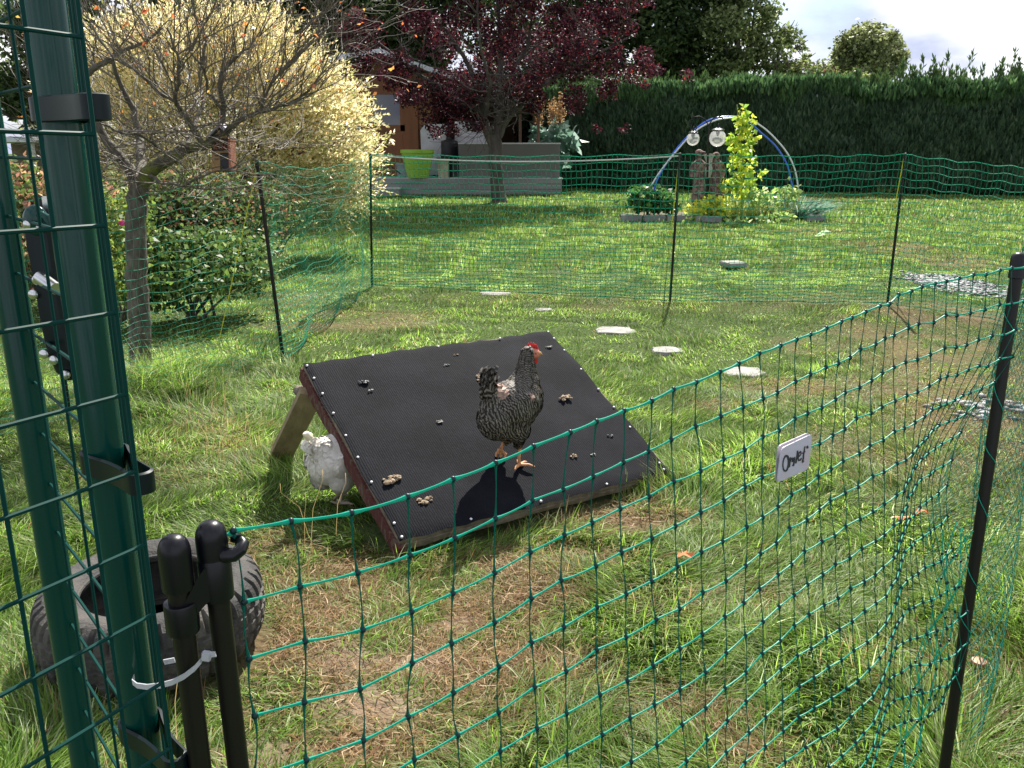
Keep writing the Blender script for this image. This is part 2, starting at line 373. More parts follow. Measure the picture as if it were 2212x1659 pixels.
STONES = [(1070, 630, 62, 9, 0), (1176, 665, 38, 8, 0), (1328, 709, 84, 15, 0), (1442, 751, 66, 12, 0), (1606, 797, 84, 26, 0)]
STONE_W = [G(a, b, .0) for a, b, *_ in STONES]
TYRE_C = G(322, 1247, .18); TYRE_C.z = 0
_bl = Vector((-.346, 2.39, .04)); _br = Vector((.597, 2.99, .04))
def blades(seed, n, y0, y1, Lr, Wr, seglie=(.45, .95), dens=None, taller=None, margin=.5, segs=3):
    rs = np.random.RandomState(seed)
    a = rs.rand(int(n * 1.0)); y = np.sqrt(y0 ** 2 + a * (y1 ** 2 - y0 ** 2)); hw = .6 * (.965 * y + .32) + margin
    x = (rs.rand(len(y)) * 2 - 1) * hw
    s = straw(x, y); b = bare(x, y)
    keep = rs.rand(len(x)) > np.clip(s * .25 + b * .6, 0, .97)
    for (cc, (pa, pb, w_, h_, _)) in zip(STONE_W, STONES):
        rx = w_ / 1838 * cc.y * .5; keep &= (((x - cc.x) / rx) ** 2 + ((y - cc.y) / (rx * .95)) ** 2) > .62
    d2 = (x - TYRE_C.x) ** 2 + (y - TYRE_C.y) ** 2; keep &= ~((d2 < .275 ** 2))
    e = Vector((.843, .537)); fw = (x - _bl.x) * .843 + (y - _bl.y) * .537; dp = -(x - _bl.x) * .537 + (y - _bl.y) * .843
    under = (fw > -.02) & (fw < 1.13) & (dp > .0) & (dp < .32); keep &= ~under
    gr = (((x - GRAV.x) / .4) ** 2 + ((y - GRAV.y) / .7) ** 2) < .8; keep &= ~(gr & (rs.rand(len(x)) < .85))
    x, y, s = x[keep], y[keep], s[keep]; n = len(x); z = gz(x, y) - .004
    tuft = np.clip((fbm(x + 20, y + 3, .33) - .42) * 3.2, 0, 1) * (1 - s)
    L = (Lr[0] + (Lr[1] - Lr[0]) * rs.rand(n)) * (.55 + .75 * tuft) * (1 - .25 * s)
    if taller is not None:
        for c, r, k in taller: L = L * (1 + k * np.clip(1.2 - ((x - c.x) ** 2 + (y - c.y) ** 2) / r ** 2, 0, 1))
    W = (Wr[0] + (Wr[1] - Wr[0]) * rs.rand(n)) * (1 - .35 * s)
    ang = 2 * math.pi * 2.2 * fbm(x, y, .42) + rs.randn(n) * (.55 + .9 * s)
    lie = seglie[0] + (seglie[1] - seglie[0]) * np.clip(fbm(x - 9, y + 30, .3) * 1.2 + rs.randn(n) * .18, 0, 1); lie = np.clip(lie + s * .35, 0, 1.02)
    lie = np.where(rs.rand(n) < .08, lie * .35, lie)
    h = np.stack([np.cos(ang), np.sin(ang), np.zeros(n)], 1); side = np.stack([-np.sin(ang), np.cos(ang), np.zeros(n)], 1)
    side = unit(side + rs.randn(n, 3) * .35)
    base = np.stack([x, y, z], 1); rows = []; p = base.copy(); el0 = (1 - lie * .45) * math.pi / 2; el1 = np.pi / 2 * (1 - lie * 1.12)
    for k in range(segs + 1):
        t = k / segs; w = W * (1 - t ** 1.6) * .5 if k < segs else W * 0.04
        rows.append((p - side * w[:, None], p + side * w[:, None]))
        e_ = el0 + (el1 - el0) * (t + .5 / segs)
        p = p + (h * np.cos(e_)[:, None] + np.array([0, 0, 1.0]) * np.sin(e_)[:, None]) * (L / segs)[:, None]
        p[:, 2] = np.maximum(p[:, 2], z + .003 + .004 * t)
    V = np.stack([q for r in rows for q in r], 1); k2 = 2 * (segs + 1); V = V.reshape(-1, 3)
    b0 = np.arange(n)[:, None] * k2; F = np.concatenate([b0 + np.array([[2 * i, 2 * i + 1, 2 * i + 3, 2 * i + 2]]) for i in range(segs)], 0)
    g = np.array([[.125, .22, .028], [.18, .28, .045], [.085, .16, .025], [.23, .28, .09], [.32, .37, .20]])  # last, palest colour paints the sheen of flattened grass onto some blades
    c = g[rs.choice(5, n, p=[.3, .26, .2, .1, .14])] * (.75 + .5 * fbm(x + 11, y, .5))[:, None] * np.exp(.33 * rs.randn(n, 1))
    tanp = np.array([[.25, .17, .08], [.33, .25, .13], [.17, .10, .045], [.27, .22, .08]])[rs.choice(4, n)]
    isdead = rs.rand(n) < np.clip(s * .85 + .05, 0, .9)
    c = np.where(isdead[:, None], tanp * (.7 + .5 * rs.rand(n, 1)), c)
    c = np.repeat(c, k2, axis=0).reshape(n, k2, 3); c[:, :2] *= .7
    return V, F, c.reshape(-1, 3)
GRAV = G(2062, 612)
tall = [(G(440, 1010), .38, .2), (G(500, 1080), .25, .2), (G(330, 860), .4, .9), (G(620, 1010), .22, .3), (G(1440, 1060), .22, .9), (G(1180, 1240), .16, .8), (G(1290, 1010, 0), .2, .5), (G(1300, 1500), .3, .4), (G(1650, 1380), .35, .35),
        (G(90, 1600), .3, .8), (G(700, 900), .3, .2), (G(1220, 1120), .18, .7), (G(1380, 1070), .2, .8), (G(560, 930), .3, .3), (G(150, 1400), .2, .5), (G(1318, 695), .25, .8), (G(330, 840), .5, .6), (G(480, 800), .5, .9)]
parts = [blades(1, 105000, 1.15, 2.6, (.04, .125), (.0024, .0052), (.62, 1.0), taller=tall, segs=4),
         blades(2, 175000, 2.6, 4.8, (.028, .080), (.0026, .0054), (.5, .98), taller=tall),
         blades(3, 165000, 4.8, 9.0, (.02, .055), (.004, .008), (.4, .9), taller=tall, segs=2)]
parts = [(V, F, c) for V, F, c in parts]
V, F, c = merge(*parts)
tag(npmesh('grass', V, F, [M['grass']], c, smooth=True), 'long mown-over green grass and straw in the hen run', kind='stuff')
def lawn_blades():
    rs = np.random.RandomState(5)
    a = blades(11, 130000, 9.0, 15.0, (.03, .07), (.010, .018), (.1, .5), segs=1)
    b = blades(12, 110000, 15.0, 30.0, (.05, .09), (.02, .04), (.1, .4), segs=1, margin=2)
    V, F, c = merge(a, b); c = c * np.array([.92, .94, .92])
    tag(npmesh('lawn_grass', V, F, [M['grass']], c, smooth=True), 'shorter lawn grass beyond the far netting', kind='stuff')
lawn_blades()
# upright seed stalks, dry
def stalks():
    rs = np.random.RandomState(21); mb = []
    Vs, Fs, Cs = [], [], []
    spots = [(G(455, 1000), .30, 22), (G(560, 900), .35, 10), (G(640, 1190), .15, 4), (G(200, 1550), .3, 5), (G(400, 900), .3, 8)]
    for c0, r, n in spots:
        for i in range(n):
            a = rs.rand() * 6.28; q = r * math.sqrt(rs.rand()); x = c0.x + q * math.cos(a); y = c0.y + q * math.sin(a)
            hh = .10 + .16 * rs.rand(); lx, ly = rs.randn(2) * .06; p0 = np.array([x, y, 0.0]); p1 = p0 + [lx * .3, ly * .3, hh * .6]; p2 = p0 + [lx, ly, hh]
            w = np.array([.0007, 0, 0]); b = len(Vs) and sum(len(v) for v in Vs)
            Vs.append(np.array([p0 - w, p0 + w, p1 - w, p1 + w, p2 - w * .5, p2 + w * .5, p2 + [0, 0, .03] - w * 2, p2 + [0, 0, .03] + w * 2])); Fs.append(np.array([[0, 1, 3, 2], [2, 3, 5, 4], [4, 5, 7, 6]]) + b)
            Cs.append(np.tile(np.array([.26, .19, .09]) * (.7 + .5 * rs.rand()), (8, 1)))
    tag(npmesh('dry_stalks', np.concatenate(Vs), np.concatenate(Fs), [M['grass']], np.concatenate(Cs)), 'thin dry seed stalks sticking up from the grass', kind='stuff')
stalks()
# straw litter on the worn ground in front
def litter():
    rs = np.random.RandomState(31); n = 80000; y = 1.3 + 3.2 * rs.rand(n) ** 1.2; x = (rs.rand(n) * 2 - 1) * (.6 * y + .5)
    s = straw(x, y); k = rs.rand(n) < s * .9 - .22
    k &= ((x - TYRE_C.x) ** 2 + (y - TYRE_C.y) ** 2) > .3 ** 2
    x, y = x[k], y[k]; n = len(x); ang = rs.rand(n) * 6.28; L = .012 + .055 * rs.rand(n) ** 1.6
    d = np.stack([np.cos(ang), np.sin(ang), rs.randn(n) * .15], 1); sd_ = np.stack([-np.sin(ang), np.cos(ang), rs.randn(n) * .4], 1)
    b = np.stack([x, y, gz(x, y) + .006 + .014 * rs.rand(n)], 1); w = (.0005 + .0009 * rs.rand(n))[:, None]; bend = sd_ * (rs.randn(n) * .01)[:, None]
    m_ = b + d * (L / 2)[:, None] + bend; e = b + d * L[:, None]
    V = np.stack([b - sd_ * w, b + sd_ * w, m_ - sd_ * w, m_ + sd_ * w, e - sd_ * w * .3, e + sd_ * w * .3], 1).reshape(-1, 3)
    i = np.arange(n)[:, None] * 6; F = np.concatenate([i + [[0, 1, 3, 2]], i + [[2, 3, 5, 4]]])
    pal = np.array([[.34, .22, .12], [.24, .14, .07], [.46, .35, .22], [.16, .085, .045]]); c = np.repeat(pal[rs.choice(4, n)] * (.8 + .4 * rs.rand(n, 1)), 6, axis=0)
    tag(npmesh('straw_litter', V, F, [M['straw']], c), 'dry straw strewn over the worn ground before the board', kind='stuff')
litter()
# stepping stones
labs = ['farthest pale stepping stone, flush in the lawn behind the ramp', 'smallest pale stepping stone, second behind the ramp', 'wide pale stepping stone with a tuft of grass behind it',
        'pale stepping stone half overgrown, between the wide one and the largest', 'largest pale stepping stone, nearest to the front netting']
for i, ((px, py, w, h, _), c0) in enumerate(zip(STONES, STONE_W)):
    rng = random.Random(40 + i); z = c0.y * _cp + H * _sp; hw = w / 2 / FPX * z; hd = hw * (.9 if i != 4 else 1.05)
    mb = MB(); ring = []
    for k in range(18):
        a = 2 * math.pi * k / 18; q = 1 / max(abs(math.cos(a)) ** 1.0, abs(math.sin(a))) ** .55; q *= rng.uniform(.84, 1.08)
        ring.append((c0.x + hw * q * math.cos(a) * 1.08, c0.y + hd * q * math.sin(a)))
    top = -.011
    vs = [(x, y, -.04) for x, y in ring] + [(x, y, top - .006) for x, y in ring] + [(c0.x + (x - c0.x) * .95, c0.y + (y - c0.y) * .95, top + rng.uniform(-.001, .001)) for x, y in ring] + [(c0.x, c0.y, top + .001)]
    n = 18; fs = [(k, (k + 1) % n, n + (k + 1) % n, n + k) for k in range(n)] + [(n + k, n + (k + 1) % n, 2 * n + (k + 1) % n, 2 * n + k) for k in range(n)] + [(2 * n + k, 2 * n + (k + 1) % n, 3 * n) for k in range(n)]
    mb.add(vs, fs); tag(mb.build('stepping_stone', M['stone']), labs[i], 'stepping stone', 'stepping stones through the grass')
# gravel patches
def gravel(cx_, cy_, rx, ry, n, seed, lab):
    rs = np.random.RandomState(seed); mb = MB(); rng = random.Random(seed)
    Vs, Fs = [], []; base = np.array([[1, 0, 0], [0, 1, 0], [-1, 0, 0], [0, -1, 0], [0, 0, 1], [0, 0, -1]], float); fc = np.array([[0, 1, 4, 4], [1, 2, 4, 4], [2, 3, 4, 4], [3, 0, 4, 4]])
    Fs = []; r = np.sqrt(rs.rand(n)) * (1 + .25 * rs.randn(n)); a = rs.rand(n) * 6.28
    x = cx_ + rx * r * np.cos(a); y = cy_ + ry * r * np.sin(a); s = .012 + .022 * rs.rand(n); rot = rs.rand(n) * 6.28
    sc = np.stack([s * (1 + .6 * rs.rand(n)), s, s * .45], 1)
    B = base[None] * (1 + .25 * rs.randn(n, 6, 1)) * sc[:, None]; ca, sa = np.cos(rot)[:, None], np.sin(rot)[:, None]
    V = np.stack([B[..., 0] * ca - B[..., 1] * sa + x[:, None], B[..., 0] * sa + B[..., 1] * ca + y[:, None], B[..., 2] + .004 + gz(x, y)[:, None] + .012 * rs.rand(n, 1)], -1).reshape(-1, 3)
    tri = np.array([[0, 1, 4], [1, 2, 4], [2, 3, 4], [3, 0, 4], [1, 0, 5], [2, 1, 5], [3, 2, 5], [0, 3, 5]]); F = (np.arange(n)[:, None, None] * 6 + tri[None]).reshape(-1, 3)
    g = .09 + .26 * rs.rand(n, 1) ** 1.4; c = np.repeat(np.concatenate([g, g * .99, g * 1.0], 1), 6, axis=0)
    tag(npmesh('gravel', V, F, [leafmat('gravel_stones', 0, .7, .5)], c), lab, kind='stuff')
gravel(GRAV.x, GRAV.y, .33, .62, 900, 3, 'patch of grey slate gravel in the lawn beyond the netting')
g2 = G(2160, 880); gravel(g2.x, g2.y, .3, .2, 90, 4, 'thin scatter of grey gravel behind the right-hand post')
# raised slab out on the lawn
c0 = G(1587, 577); mb = MB(); mb.box(c0 + Vector((0, .05, .025)), (.22, .26, .05), Matrix.Rotation(R(12), 3, 'Z'), .008)
tag(mb.build('paving_slab', M['stone']), 'thick pale slab lying alone on the lawn behind the netting', 'slab')
# fallen orange leaves
for i, (px, py, lab) in enumerate([(1945, 1120, 'lower orange fallen leaf, left one of the pair by the right post'), (1990, 1105, 'salmon orange fallen leaf lying right of another leaf'), (1480, 1200, 'pinkish fallen leaf lying in grass below the ramp corner')]):
    p = G(px, py, .03); rng = random.Random(i); mb = MB(); n = 10; pts = []
    for k in range(n):
        a = 2 * math.pi * k / n; q = .017 * rng.uniform(.7, 1.25); pts.append(p + Vector((q * 1.4 * math.cos(a), q * math.sin(a), rng.uniform(-.006, .012))))
    mb.add(pts + [p + Vector((0, 0, .008))], [(k, (k + 1) % n, n) for k in range(n)])
    tag(mb.build('fallen_leaf', mat('orange_leaf', (.75, .24, .10), .6, trans=.3)), lab, 'leaf', 'orange leaves fallen in the grass')
# ------------------------------------------------------------------ the wire run and its door, at the left edge
def XH(px326, Y): return (px326 - CX) * Y * _cp / FPX
# --- run corner: tube, side panel seen edge on, clips
V3x, V3y = XH(208, .60), .60
Bx, By = XH(139, .69), .69
Ax, Ay = XH(-22, .86), .86
run = empty('wire_run_panel', (Bx, By, 0)); tag(run, 'dark green round post of the wire run with black clips and mesh behind', 'run panel')
mb = MB(); mb.tube([(Bx, By, -.2), (Bx, By, .8), (Bx, By, 1.9)], .0155, n=28); mb.build('corner_post', M['green_metal'], run)
# edge-on side mesh: runs away from the front corner, past the post
sdx, sdy = XH(190, .95) - V3x, .95 - V3y
mb = MB()
for t in (0.16, .42, .95, 1.5, 2.2):
    mb.tube([(V3x + sdx * t, V3y + sdy * t, -.1), (V3x + sdx * t, V3y + sdy * t, 1.9)], .0016, n=6)
mb.build('side_mesh', M['wire'], run)
def clip(py, Y=By):
    c = P(150, py, By); z = c.z; mb = MB()
    c1 = Vector((Bx, By, 0)); c2 = Vector((V3x - .016, V3y + .040, 0)); r1, r2 = .0172, .0080; dd = c2 - c1; D = dd.length; a0 = math.atan2(dd.y, dd.x); al = math.acos((r1 - r2) / D); path = []
    for k in range(25): a = a0 + al + (2 * math.pi - 2 * al) * k / 24; path.append(c1 + Vector((r1 * math.cos(a), r1 * math.sin(a), 0)))
    e1, s2 = path[-1], c2 + Vector((r2 * math.cos(a0 - al), r2 * math.sin(a0 - al), 0))
    for k in range(1, 6): t = k / 6; q = e1.lerp(s2, t); w_ = .0035 * math.sin(math.pi * t); path.append(q + (c1.lerp(c2, t) - q).normalized() * w_)
    for k in range(15): a = a0 - al + 2 * al * k / 14; path.append(c2 + Vector((r2 * math.cos(a), r2 * math.sin(a), 0)))
    e2_, s1 = path[-1], path[0]
    for k in range(1, 6): t = k / 6; q = e2_.lerp(s1, t); w_ = .0035 * math.sin(math.pi * t); path.append(q + (c2.lerp(c1, t) - q).normalized() * w_)
    n = len(path); rings = []
    for k in range(n):
        tg = (path[(k + 1) % n] - path[k - 1]).normalized(); o_ = Vector((tg.y, -tg.x, 0)); p0 = path[k] + Vector((0, 0, z))
        rings.append([p0 + Vector((0, 0, -.0095)), p0 + o_ * .0026 + Vector((0, 0, -.0085)), p0 + o_ * .0026 + Vector((0, 0, .0085)), p0 + Vector((0, 0, .0095))])
    mb.add([v for r_ in rings for v in r_], [((k * 4 + j), (k * 4 + (j + 1) % 4), (((k + 1) % n) * 4 + (j + 1) % 4), (((k + 1) % n) * 4 + j)) for k in range(n) for j in range(4)])
    mb.build('clip', M['clip'], run)
for py in (238, 992, 1568): clip(py)
# --- the door: tube, front wire panel, perpendicular wires, latch
door = empty('wire_run_door', (Ax, Ay, 0)); tag(door, 'green wire mesh door of the run with round frame tube and latch', 'mesh door')
mb = MB(); mb.tube([(Ax, Ay, -.2), (Ax, Ay, .8), (Ax, Ay, 1.9)], .0155, n=28); mb.build('frame_tube', M['green_metal'], door)
mb = MB(); Lx, Ly = XH(-330, .47), .47
ux, uy = Lx - V3x, Ly - V3y
rows_px = [(-210, 155), (-130, 155), (80, 162), (290, 201), (487, 227), (675, 255), (851, 282), (1018, 310), (1176, 329), (1326, 349), (1475, 370), (1615, 388), (1750, 400)]
for py, px in rows_px:
    z = P(px, py, V3y).z; mb.tube([(V3x, V3y, z), (V3x + ux, V3y + uy, z + .002)], .0016, n=7)
V2x = XH(89, V3y - .035); 
for (px326, t) in ((89, None), (-125, None), (-330, None)):
    # where the column's view line meets the panel
    k = (px326 - CX) / FPX * _cp
    t = (k * V3y - V3x) / (ux - k * uy); x, y = V3x + ux * t, V3y + uy * t
    mb.tube([(x, y + .002, -.1), (x, y + .002, 1.9)], .0016, n=7)
mb.tube([(V3x, V3y, -.1), (V3x, V3y, 1.9)], .0016, n=7)
mb.build('front_mesh', M['wire'], door)
mb = MB()
for k in range(-6, 14):
    z0 = P(40, 466, Ay).z - k * .0565
    a = Vector((Ax + .012, Ay - .006, z0)); b = Vector((Bx - .004, By - .004, z0 - .001)); mb.tube([a, b], .0017, n=6)
x = Ax + (Bx - Ax) * .62; y = Ay + (By - Ay) * .62 - .004
mb.tube([(x, y, -.1), (x, y, 1.9)], .0015, n=6)
x = Ax + (Bx - Ax) * .26; y = Ay + (By - Ay) * .26 - .004
mb.tube([(x, y, -.1), (x, y, 1.9)], .0015, n=6)
mb.build('inner_mesh', M['wire'], door)
# latch plate, hugging the frame between the two tubes
lt = P(80, 470, .80); lb = P(150, 800, .80)
def lp(px, py, Y=.80): return P(px, py, Y)
mb = MB(); ol = [(48, 462), (56, 450), (74, 444), (94, 452), (106, 475), (118, 560), (130, 640), (146, 730), (163, 800), (160, 818), (146, 822), (122, 805), (104, 770), (88, 700), (72, 600), (54, 510)]
f = [lp(a, b, .79) for a, b in ol]; bk = [lp(a + 8, b, .825) for a, b in ol]; n = len(ol)
fi = [(lambda q, c: c + (q - c) * .82)(q, sum(f, Vector()) / n) + Vector((0, -.004, 0)) for q in f]
mb.add(f + bk + fi, [tuple(range(2 * n, 3 * n))] + [tuple(reversed(range(n, 2 * n)))] + [(k, (k + 1) % n, 2 * n + (k + 1) % n, 2 * n + k) for k in range(n)] + [(k, n + k, n + (k + 1) % n, (k + 1) % n) for k in range(n)])
ltch = mb.build('latch', M['clip'], door, angle=30)
mb = MB(); mb.tube([lp(84, 462, .785), lp(101, 470, .783), lp(112, 500, .783)], .004, n=10); mb.ell(lp(78, 476, .787), (.012, .006, .014), None, 16, 12); mb.build('dome', M['green_metal'], ltch)
for a, b in ((61, 485), (88, 490), (72, 636), (80, 605), (95, 765), (116, 778), (140, 810)):
    mb = MB(); q = lp(a, b, .784); mb.lathe([(.0045, -.002), (.0045, .001), (.003, .0025), (0, .003)], q, n=14, axis=Matrix.Rotation(R(90), 3, 'X')); mb.build('bolt', M['steel'], ltch)
mb = MB(); mb.tube([lp(84, 598, .78), lp(104, 612, .775), lp(122, 624, .765)], [.006, .006, .0055], n=14)
mb.tube([lp(84, 598, .782), lp(100, 592, .79), lp(113, 588, .80)], .004, n=10); mb.build('handle', M['steel'], ltch)
mb = MB(); mb.box(lp(110, 462, .80), (.012, .004, .032), None, .001); mb.build('striker', M['steel'], ltch)
mb = MB(); mb.tube([lp(101, 530, .80), lp(112, 590, .80), lp(124, 680, .80), (lp(134, 740, .80))], .0022, n=8); mb.build('rod', mat('pinkish_rod', (.45, .2, .24), .4), ltch)

# ------------------------------------------------------------------ near netting with its posts
near = empty('netting_fence', (XH(440, .66), .66, 0)); tag(near, 'green knotted chicken netting across the foreground, on black posts', 'netting')
def near_post(x326_bottom, py_top, Y, px_bottom):
    b = P(px_bottom, 1659, Y); t = P(x326_bottom, py_top, Y); return Vector((b.x, Y, 0)), t.z
PL = P(433, 1659, .645); PLt = P(372, 1155, .645); PR = P(515, 1659, .665); PRt = P(452, 1125, .665)
def post_line(b, t, z): k = (z - b.z) / (t.z - b.z); return b + (t - b) * k
for b, t, rr in ((PL, PLt, .0096), (PR, PRt, .0096)):
    mb = MB(); q0 = post_line(b, t, -.15); q1 = post_line(b, t, t.z - .01); mb.tube([q0, q1], rr, n=24); pst = mb.build('post', M['black_post'], near)
    ax = (t - b).to_track_quat('Z', 'Y').to_matrix(); r = .0132; cap = []
    for k in range(9): a = math.pi / 2 * k / 8; cap.append((r * math.cos(a) ** .8, -.0155 + .0155 * math.sin(a)))
    cap[-1] = (0, 0)
    mb = MB(); mb.lathe([(.0098, -.049), (.0128, -.049), (r, -.047)] + cap, t, n=32, axis=ax); mb.build('cap', M['black_plastic'], pst, angle=50)
# bracket joining the two posts
mb = MB()
zl = P(400, 1335, .645).z; zr = P(478, 1240, .665).z; ql = post_line(PL, PLt, zl); qr = post_line(PR, PRt, zr)
axl = (PLt - PL).to_track_quat('Z', 'Y').to_matrix()
mb.lathe([(.0098, -.012), (.0135, -.012), (.014, -.010), (.014, .014), (.0135, .0155), (.0098, .0155)], ql, n=28, axis=axl)
mb.lathe([(.0098, -.022), (.0135, -.022), (.014, -.020), (.014, .015), (.0125, .018), (.0125, .026), (.0098, .026)], qr, n=28, axis=axl)
b4 = []; t4 = []; steps = 10; prev = None
for k in range(steps + 1):
    s_ = k / steps; e = s_ * s_ * (3 - 2 * s_); c0 = ql.lerp(qr, s_); zt = (ql.z + .0135) * (1 - e) + (qr.z + .014) * e; zb = (ql.z - .010) * (1 - e) + (qr.z - .018) * e
    th = .0125
    cur = [Vector((c0.x, c0.y - th, zb)), Vector((c0.x, c0.y + th, zb)), Vector((c0.x, c0.y + th, zt)), Vector((c0.x, c0.y - th, zt))]
    if prev: mb.add(prev + cur, [(0, 1, 5, 4), (1, 2, 6, 5), (2, 3, 7, 6), (3, 0, 4, 7)])
    prev = cur
mb.build('post_bracket', M['black_plastic'], near, angle=35)
# hook clip on the right post
mb = MB(); hq = post_line(PR, PRt, P(480, 1195, .665).z)
mb.tube([hq + Vector((.010, -.004, .000)), hq + Vector((.020, -.005, .001)), hq + Vector((.0245, -.002, .004)), hq + Vector((.0255, .004, .007)), hq + Vector((.021, .009, .009)), hq + Vector((.014, .011, .009))], [.0068, .0062, .0056, .005, .0045, .004], n=12)
mb.build('hook_clip', M['black_plastic'], near)
# cable tie round the green tube and the left post
zt = By * 0 + P(360, 1465, .655).z
lp0 = post_line(PL, PLt, zt)
mb = MB(); ctr = [(290, 1462, .672), (286, 1473, .665), (296, 1481, .660), (318, 1484, .655), (345, 1481, .648), (372, 1474, .640), (398, 1461, .632), (420, 1444, .630), (434, 1428, .634), (440, 1414, .640)]
pts = [P(a, b, Y) for a, b, Y in ctr]
prev = None
for q in pts:
    cur = [q + Vector((0, -.0005, -.0026)), q + Vector((0, .0007, -.0026)), q + Vector((0, .0007, .0026)), q + Vector((0, -.0005, .0026))]
    if prev: mb.add(prev + cur, [(0, 1, 5, 4), (1, 2, 6, 5), (2, 3, 7, 6), (3, 0, 4, 7)])
    prev = cur
mb.box(P(446, 1417, .634), (.0075, .005, .0085), Matrix.Rotation(R(10), 3, 'Y'), .0008)
a, b = P(449, 1417, .634), P(463, 1411, .632); mb.box((a + b) / 2, ((b - a).length, .0012, .0048), Matrix.Rotation(R(-8), 3, 'Y'))
mb.box(P(366, 1428, .665), (.010, .0012, .0048), Matrix.Rotation(R(-12), 3, 'Y'))
tie = mb.build('cable_tie', M['white_plastic'], smooth=False); tag(tie, 'white nylon cable tie looped round the green tube and black post', 'cable tie')

# net: the measured top line, dropped down in rows
TOPX = [500, 628, 757, 870, 975, 1068, 1150, 1222, 1290, 1350, 1407, 1461, 1511, 1559, 1604, 1644, 1682, 1716, 1750, 1783, 1813, 1840, 1869, 1897, 1919, 1945, 1967, 1988, 2010, 2031, 2051, 2072, 2095, 2118, 2139, 2163, 2186]
TOPY = [1152, 1131, 1107, 1073, 1038, 1002, 966, 937, 911, 888, 865, 843, 821, 801, 783, 765, 751, 733, 721, 708, 696, 685, 672, 661, 652, 639, 630, 621, 612, 603, 598, 592, 585, 581, 577, 570, 561]
E0 = P(500, 1152, .672); E1 = P(2196, 560, 1.45)
fd = Vector((E1.x - E0.x, E1.y - E0.y, 0)).normalized(); fn = Vector((fd.y, -fd.x, 0))       # fn points towards the camera side
T = [onplane(a, b, E0, fn) for a, b in zip(TOPX, TOPY)]
LEN = (T[-1] - T[0]).length
rngn = random.Random(5)
def sfun(t):
    xs = [0, .1, .2, .35, .47, .7, .85, 1]; ys = [.012, .008, .02, .075, .15, .13, .02, -.14]
    return float(np.interp(t, xs, ys))
CV = .0585; NR = 15
colz = []
for i, tp in enumerate(T):
    t = i / (len(T) - 1); col = []; CV = .0585 - .0075 * t
    ph = rngn.uniform(0, 6.28); zz = tp.z
    full = tp.z - .01
    for r in range(NR + 1):
        hf = min(r * CV / full, 1.0); s_ = sfun(t) * hf ** 1.7
        z = tp.z - full * hf if r == NR else tp.z - r * CV
        off = fd * (s_ + .004 * math.sin(r * .9 + t * 14) + rngn.uniform(-.003, .003)) + fn * (.02 * math.sin(t * 17 + r * .35) * hf + .05 * math.sin(t * 3.1) * hf + rngn.uniform(-.002, .002))
        edge = max(0, (t - .72) / .28)
        off += fn * (.05 * edge * math.sin(r * .5 + 1))
        q = tp + off; q.z = max(z + rngn.uniform(-.0028, .0028) - (.004 if r else 0), .004) - (.02 * math.sin(t * 6 + 1) * hf)
        q.z = max(q.z, .003)
        col.append(q)
        if z <= .02: break
    colz.append(col)
def strand(mb, a, b, r, sag=.0, bend=None, n=6, segs=5, mid=.55):
    pts = []; rs = []
    for k in range(segs + 1):
        t = k / segs; q = a.lerp(b, t); q = q + Vector((0, 0, -sag * 4 * t * (1 - t)))
        if bend is not None: q = q + bend * (4 * t * (1 - t))
        pts.append(q); rs.append(r * (mid + (1.3 - mid) * (abs(2 * t - 1) ** 3.2)))
    mb.tube(pts, rs, n=n, cap=False)
mb = MB()
ncol = len(colz)
for i in range(ncol):
    for r in range(len(colz[i])):
        p = colz[i][r]
        mb.mi = 0
        if i + 1 < ncol and r < len(colz[i + 1]):
            q = colz[i + 1][r]; strand(mb, p, q, .0022 if r == 0 else .0017, sag=rngn.uniform(-.0006, .0012), n=6, segs=6, mid=.62)
        if r + 1 < len(colz[i]):
            q = colz[i][r + 1]; mb.mi = 2; strand(mb, p, q, .0017 - .0004 * min(1, i / 20), bend=fd * rngn.uniform(-.003, .003), n=5, segs=6, mid=.42)
        mb.mi = 1; mb.ell(p, (.0034, .0034, .0036), nu=8, nv=6)
# ties to the left post
mb.mi = 0
q0 = T[0]; lpt = post_line(PR, PRt, q0.z)
strand(mb, lpt + Vector((.008, 0, 0)), T[0], .002, segs=2)
net = mb.build('net', [M['net'], M['knot'], M['net_shaded']], near)
# right-hand post
Rb = onplane(2040, 1659, P(2040, 1659, 1.37), Vector((0, 1, 0))); Rt = P(2203, 545, 1.46)
mb = MB(); mb.tube([post_line(Rb, Rt, -.1), post_line(Rb, Rt, Rt.z - .01)], .0100, n=20); pst = mb.build('post', M['black_post'], near)
mb = MB(); ax = (Rt - Rb).to_track_quat('Z', 'Y').to_matrix(); mb.lathe([(.0100, -.045), (.0128, -.044)] + [(.0130 * math.cos(math.pi / 2 * k / 7) ** .7 if k < 7 else 0, -.014 + .014 * math.sin(math.pi / 2 * k / 7)) for k in range(8)], Rt, n=26, axis=ax)
mb.build('cap', M['black_plastic'], pst, angle=50)
mb = MB()
pts = []
for j in range(150):      # one slack thread wound down the post
    q = post_line(Rb, Rt, Rt.z - .06 - j * .0052); a = j * .30 + .8 * math.sin(j * .11); pts.append(q + Vector((.0116 * math.cos(a), .0116 * math.sin(a), 0)))
mb.tube(pts, .0008, n=5, cap=False)
mb.build('net_lashing', M['net'], near)
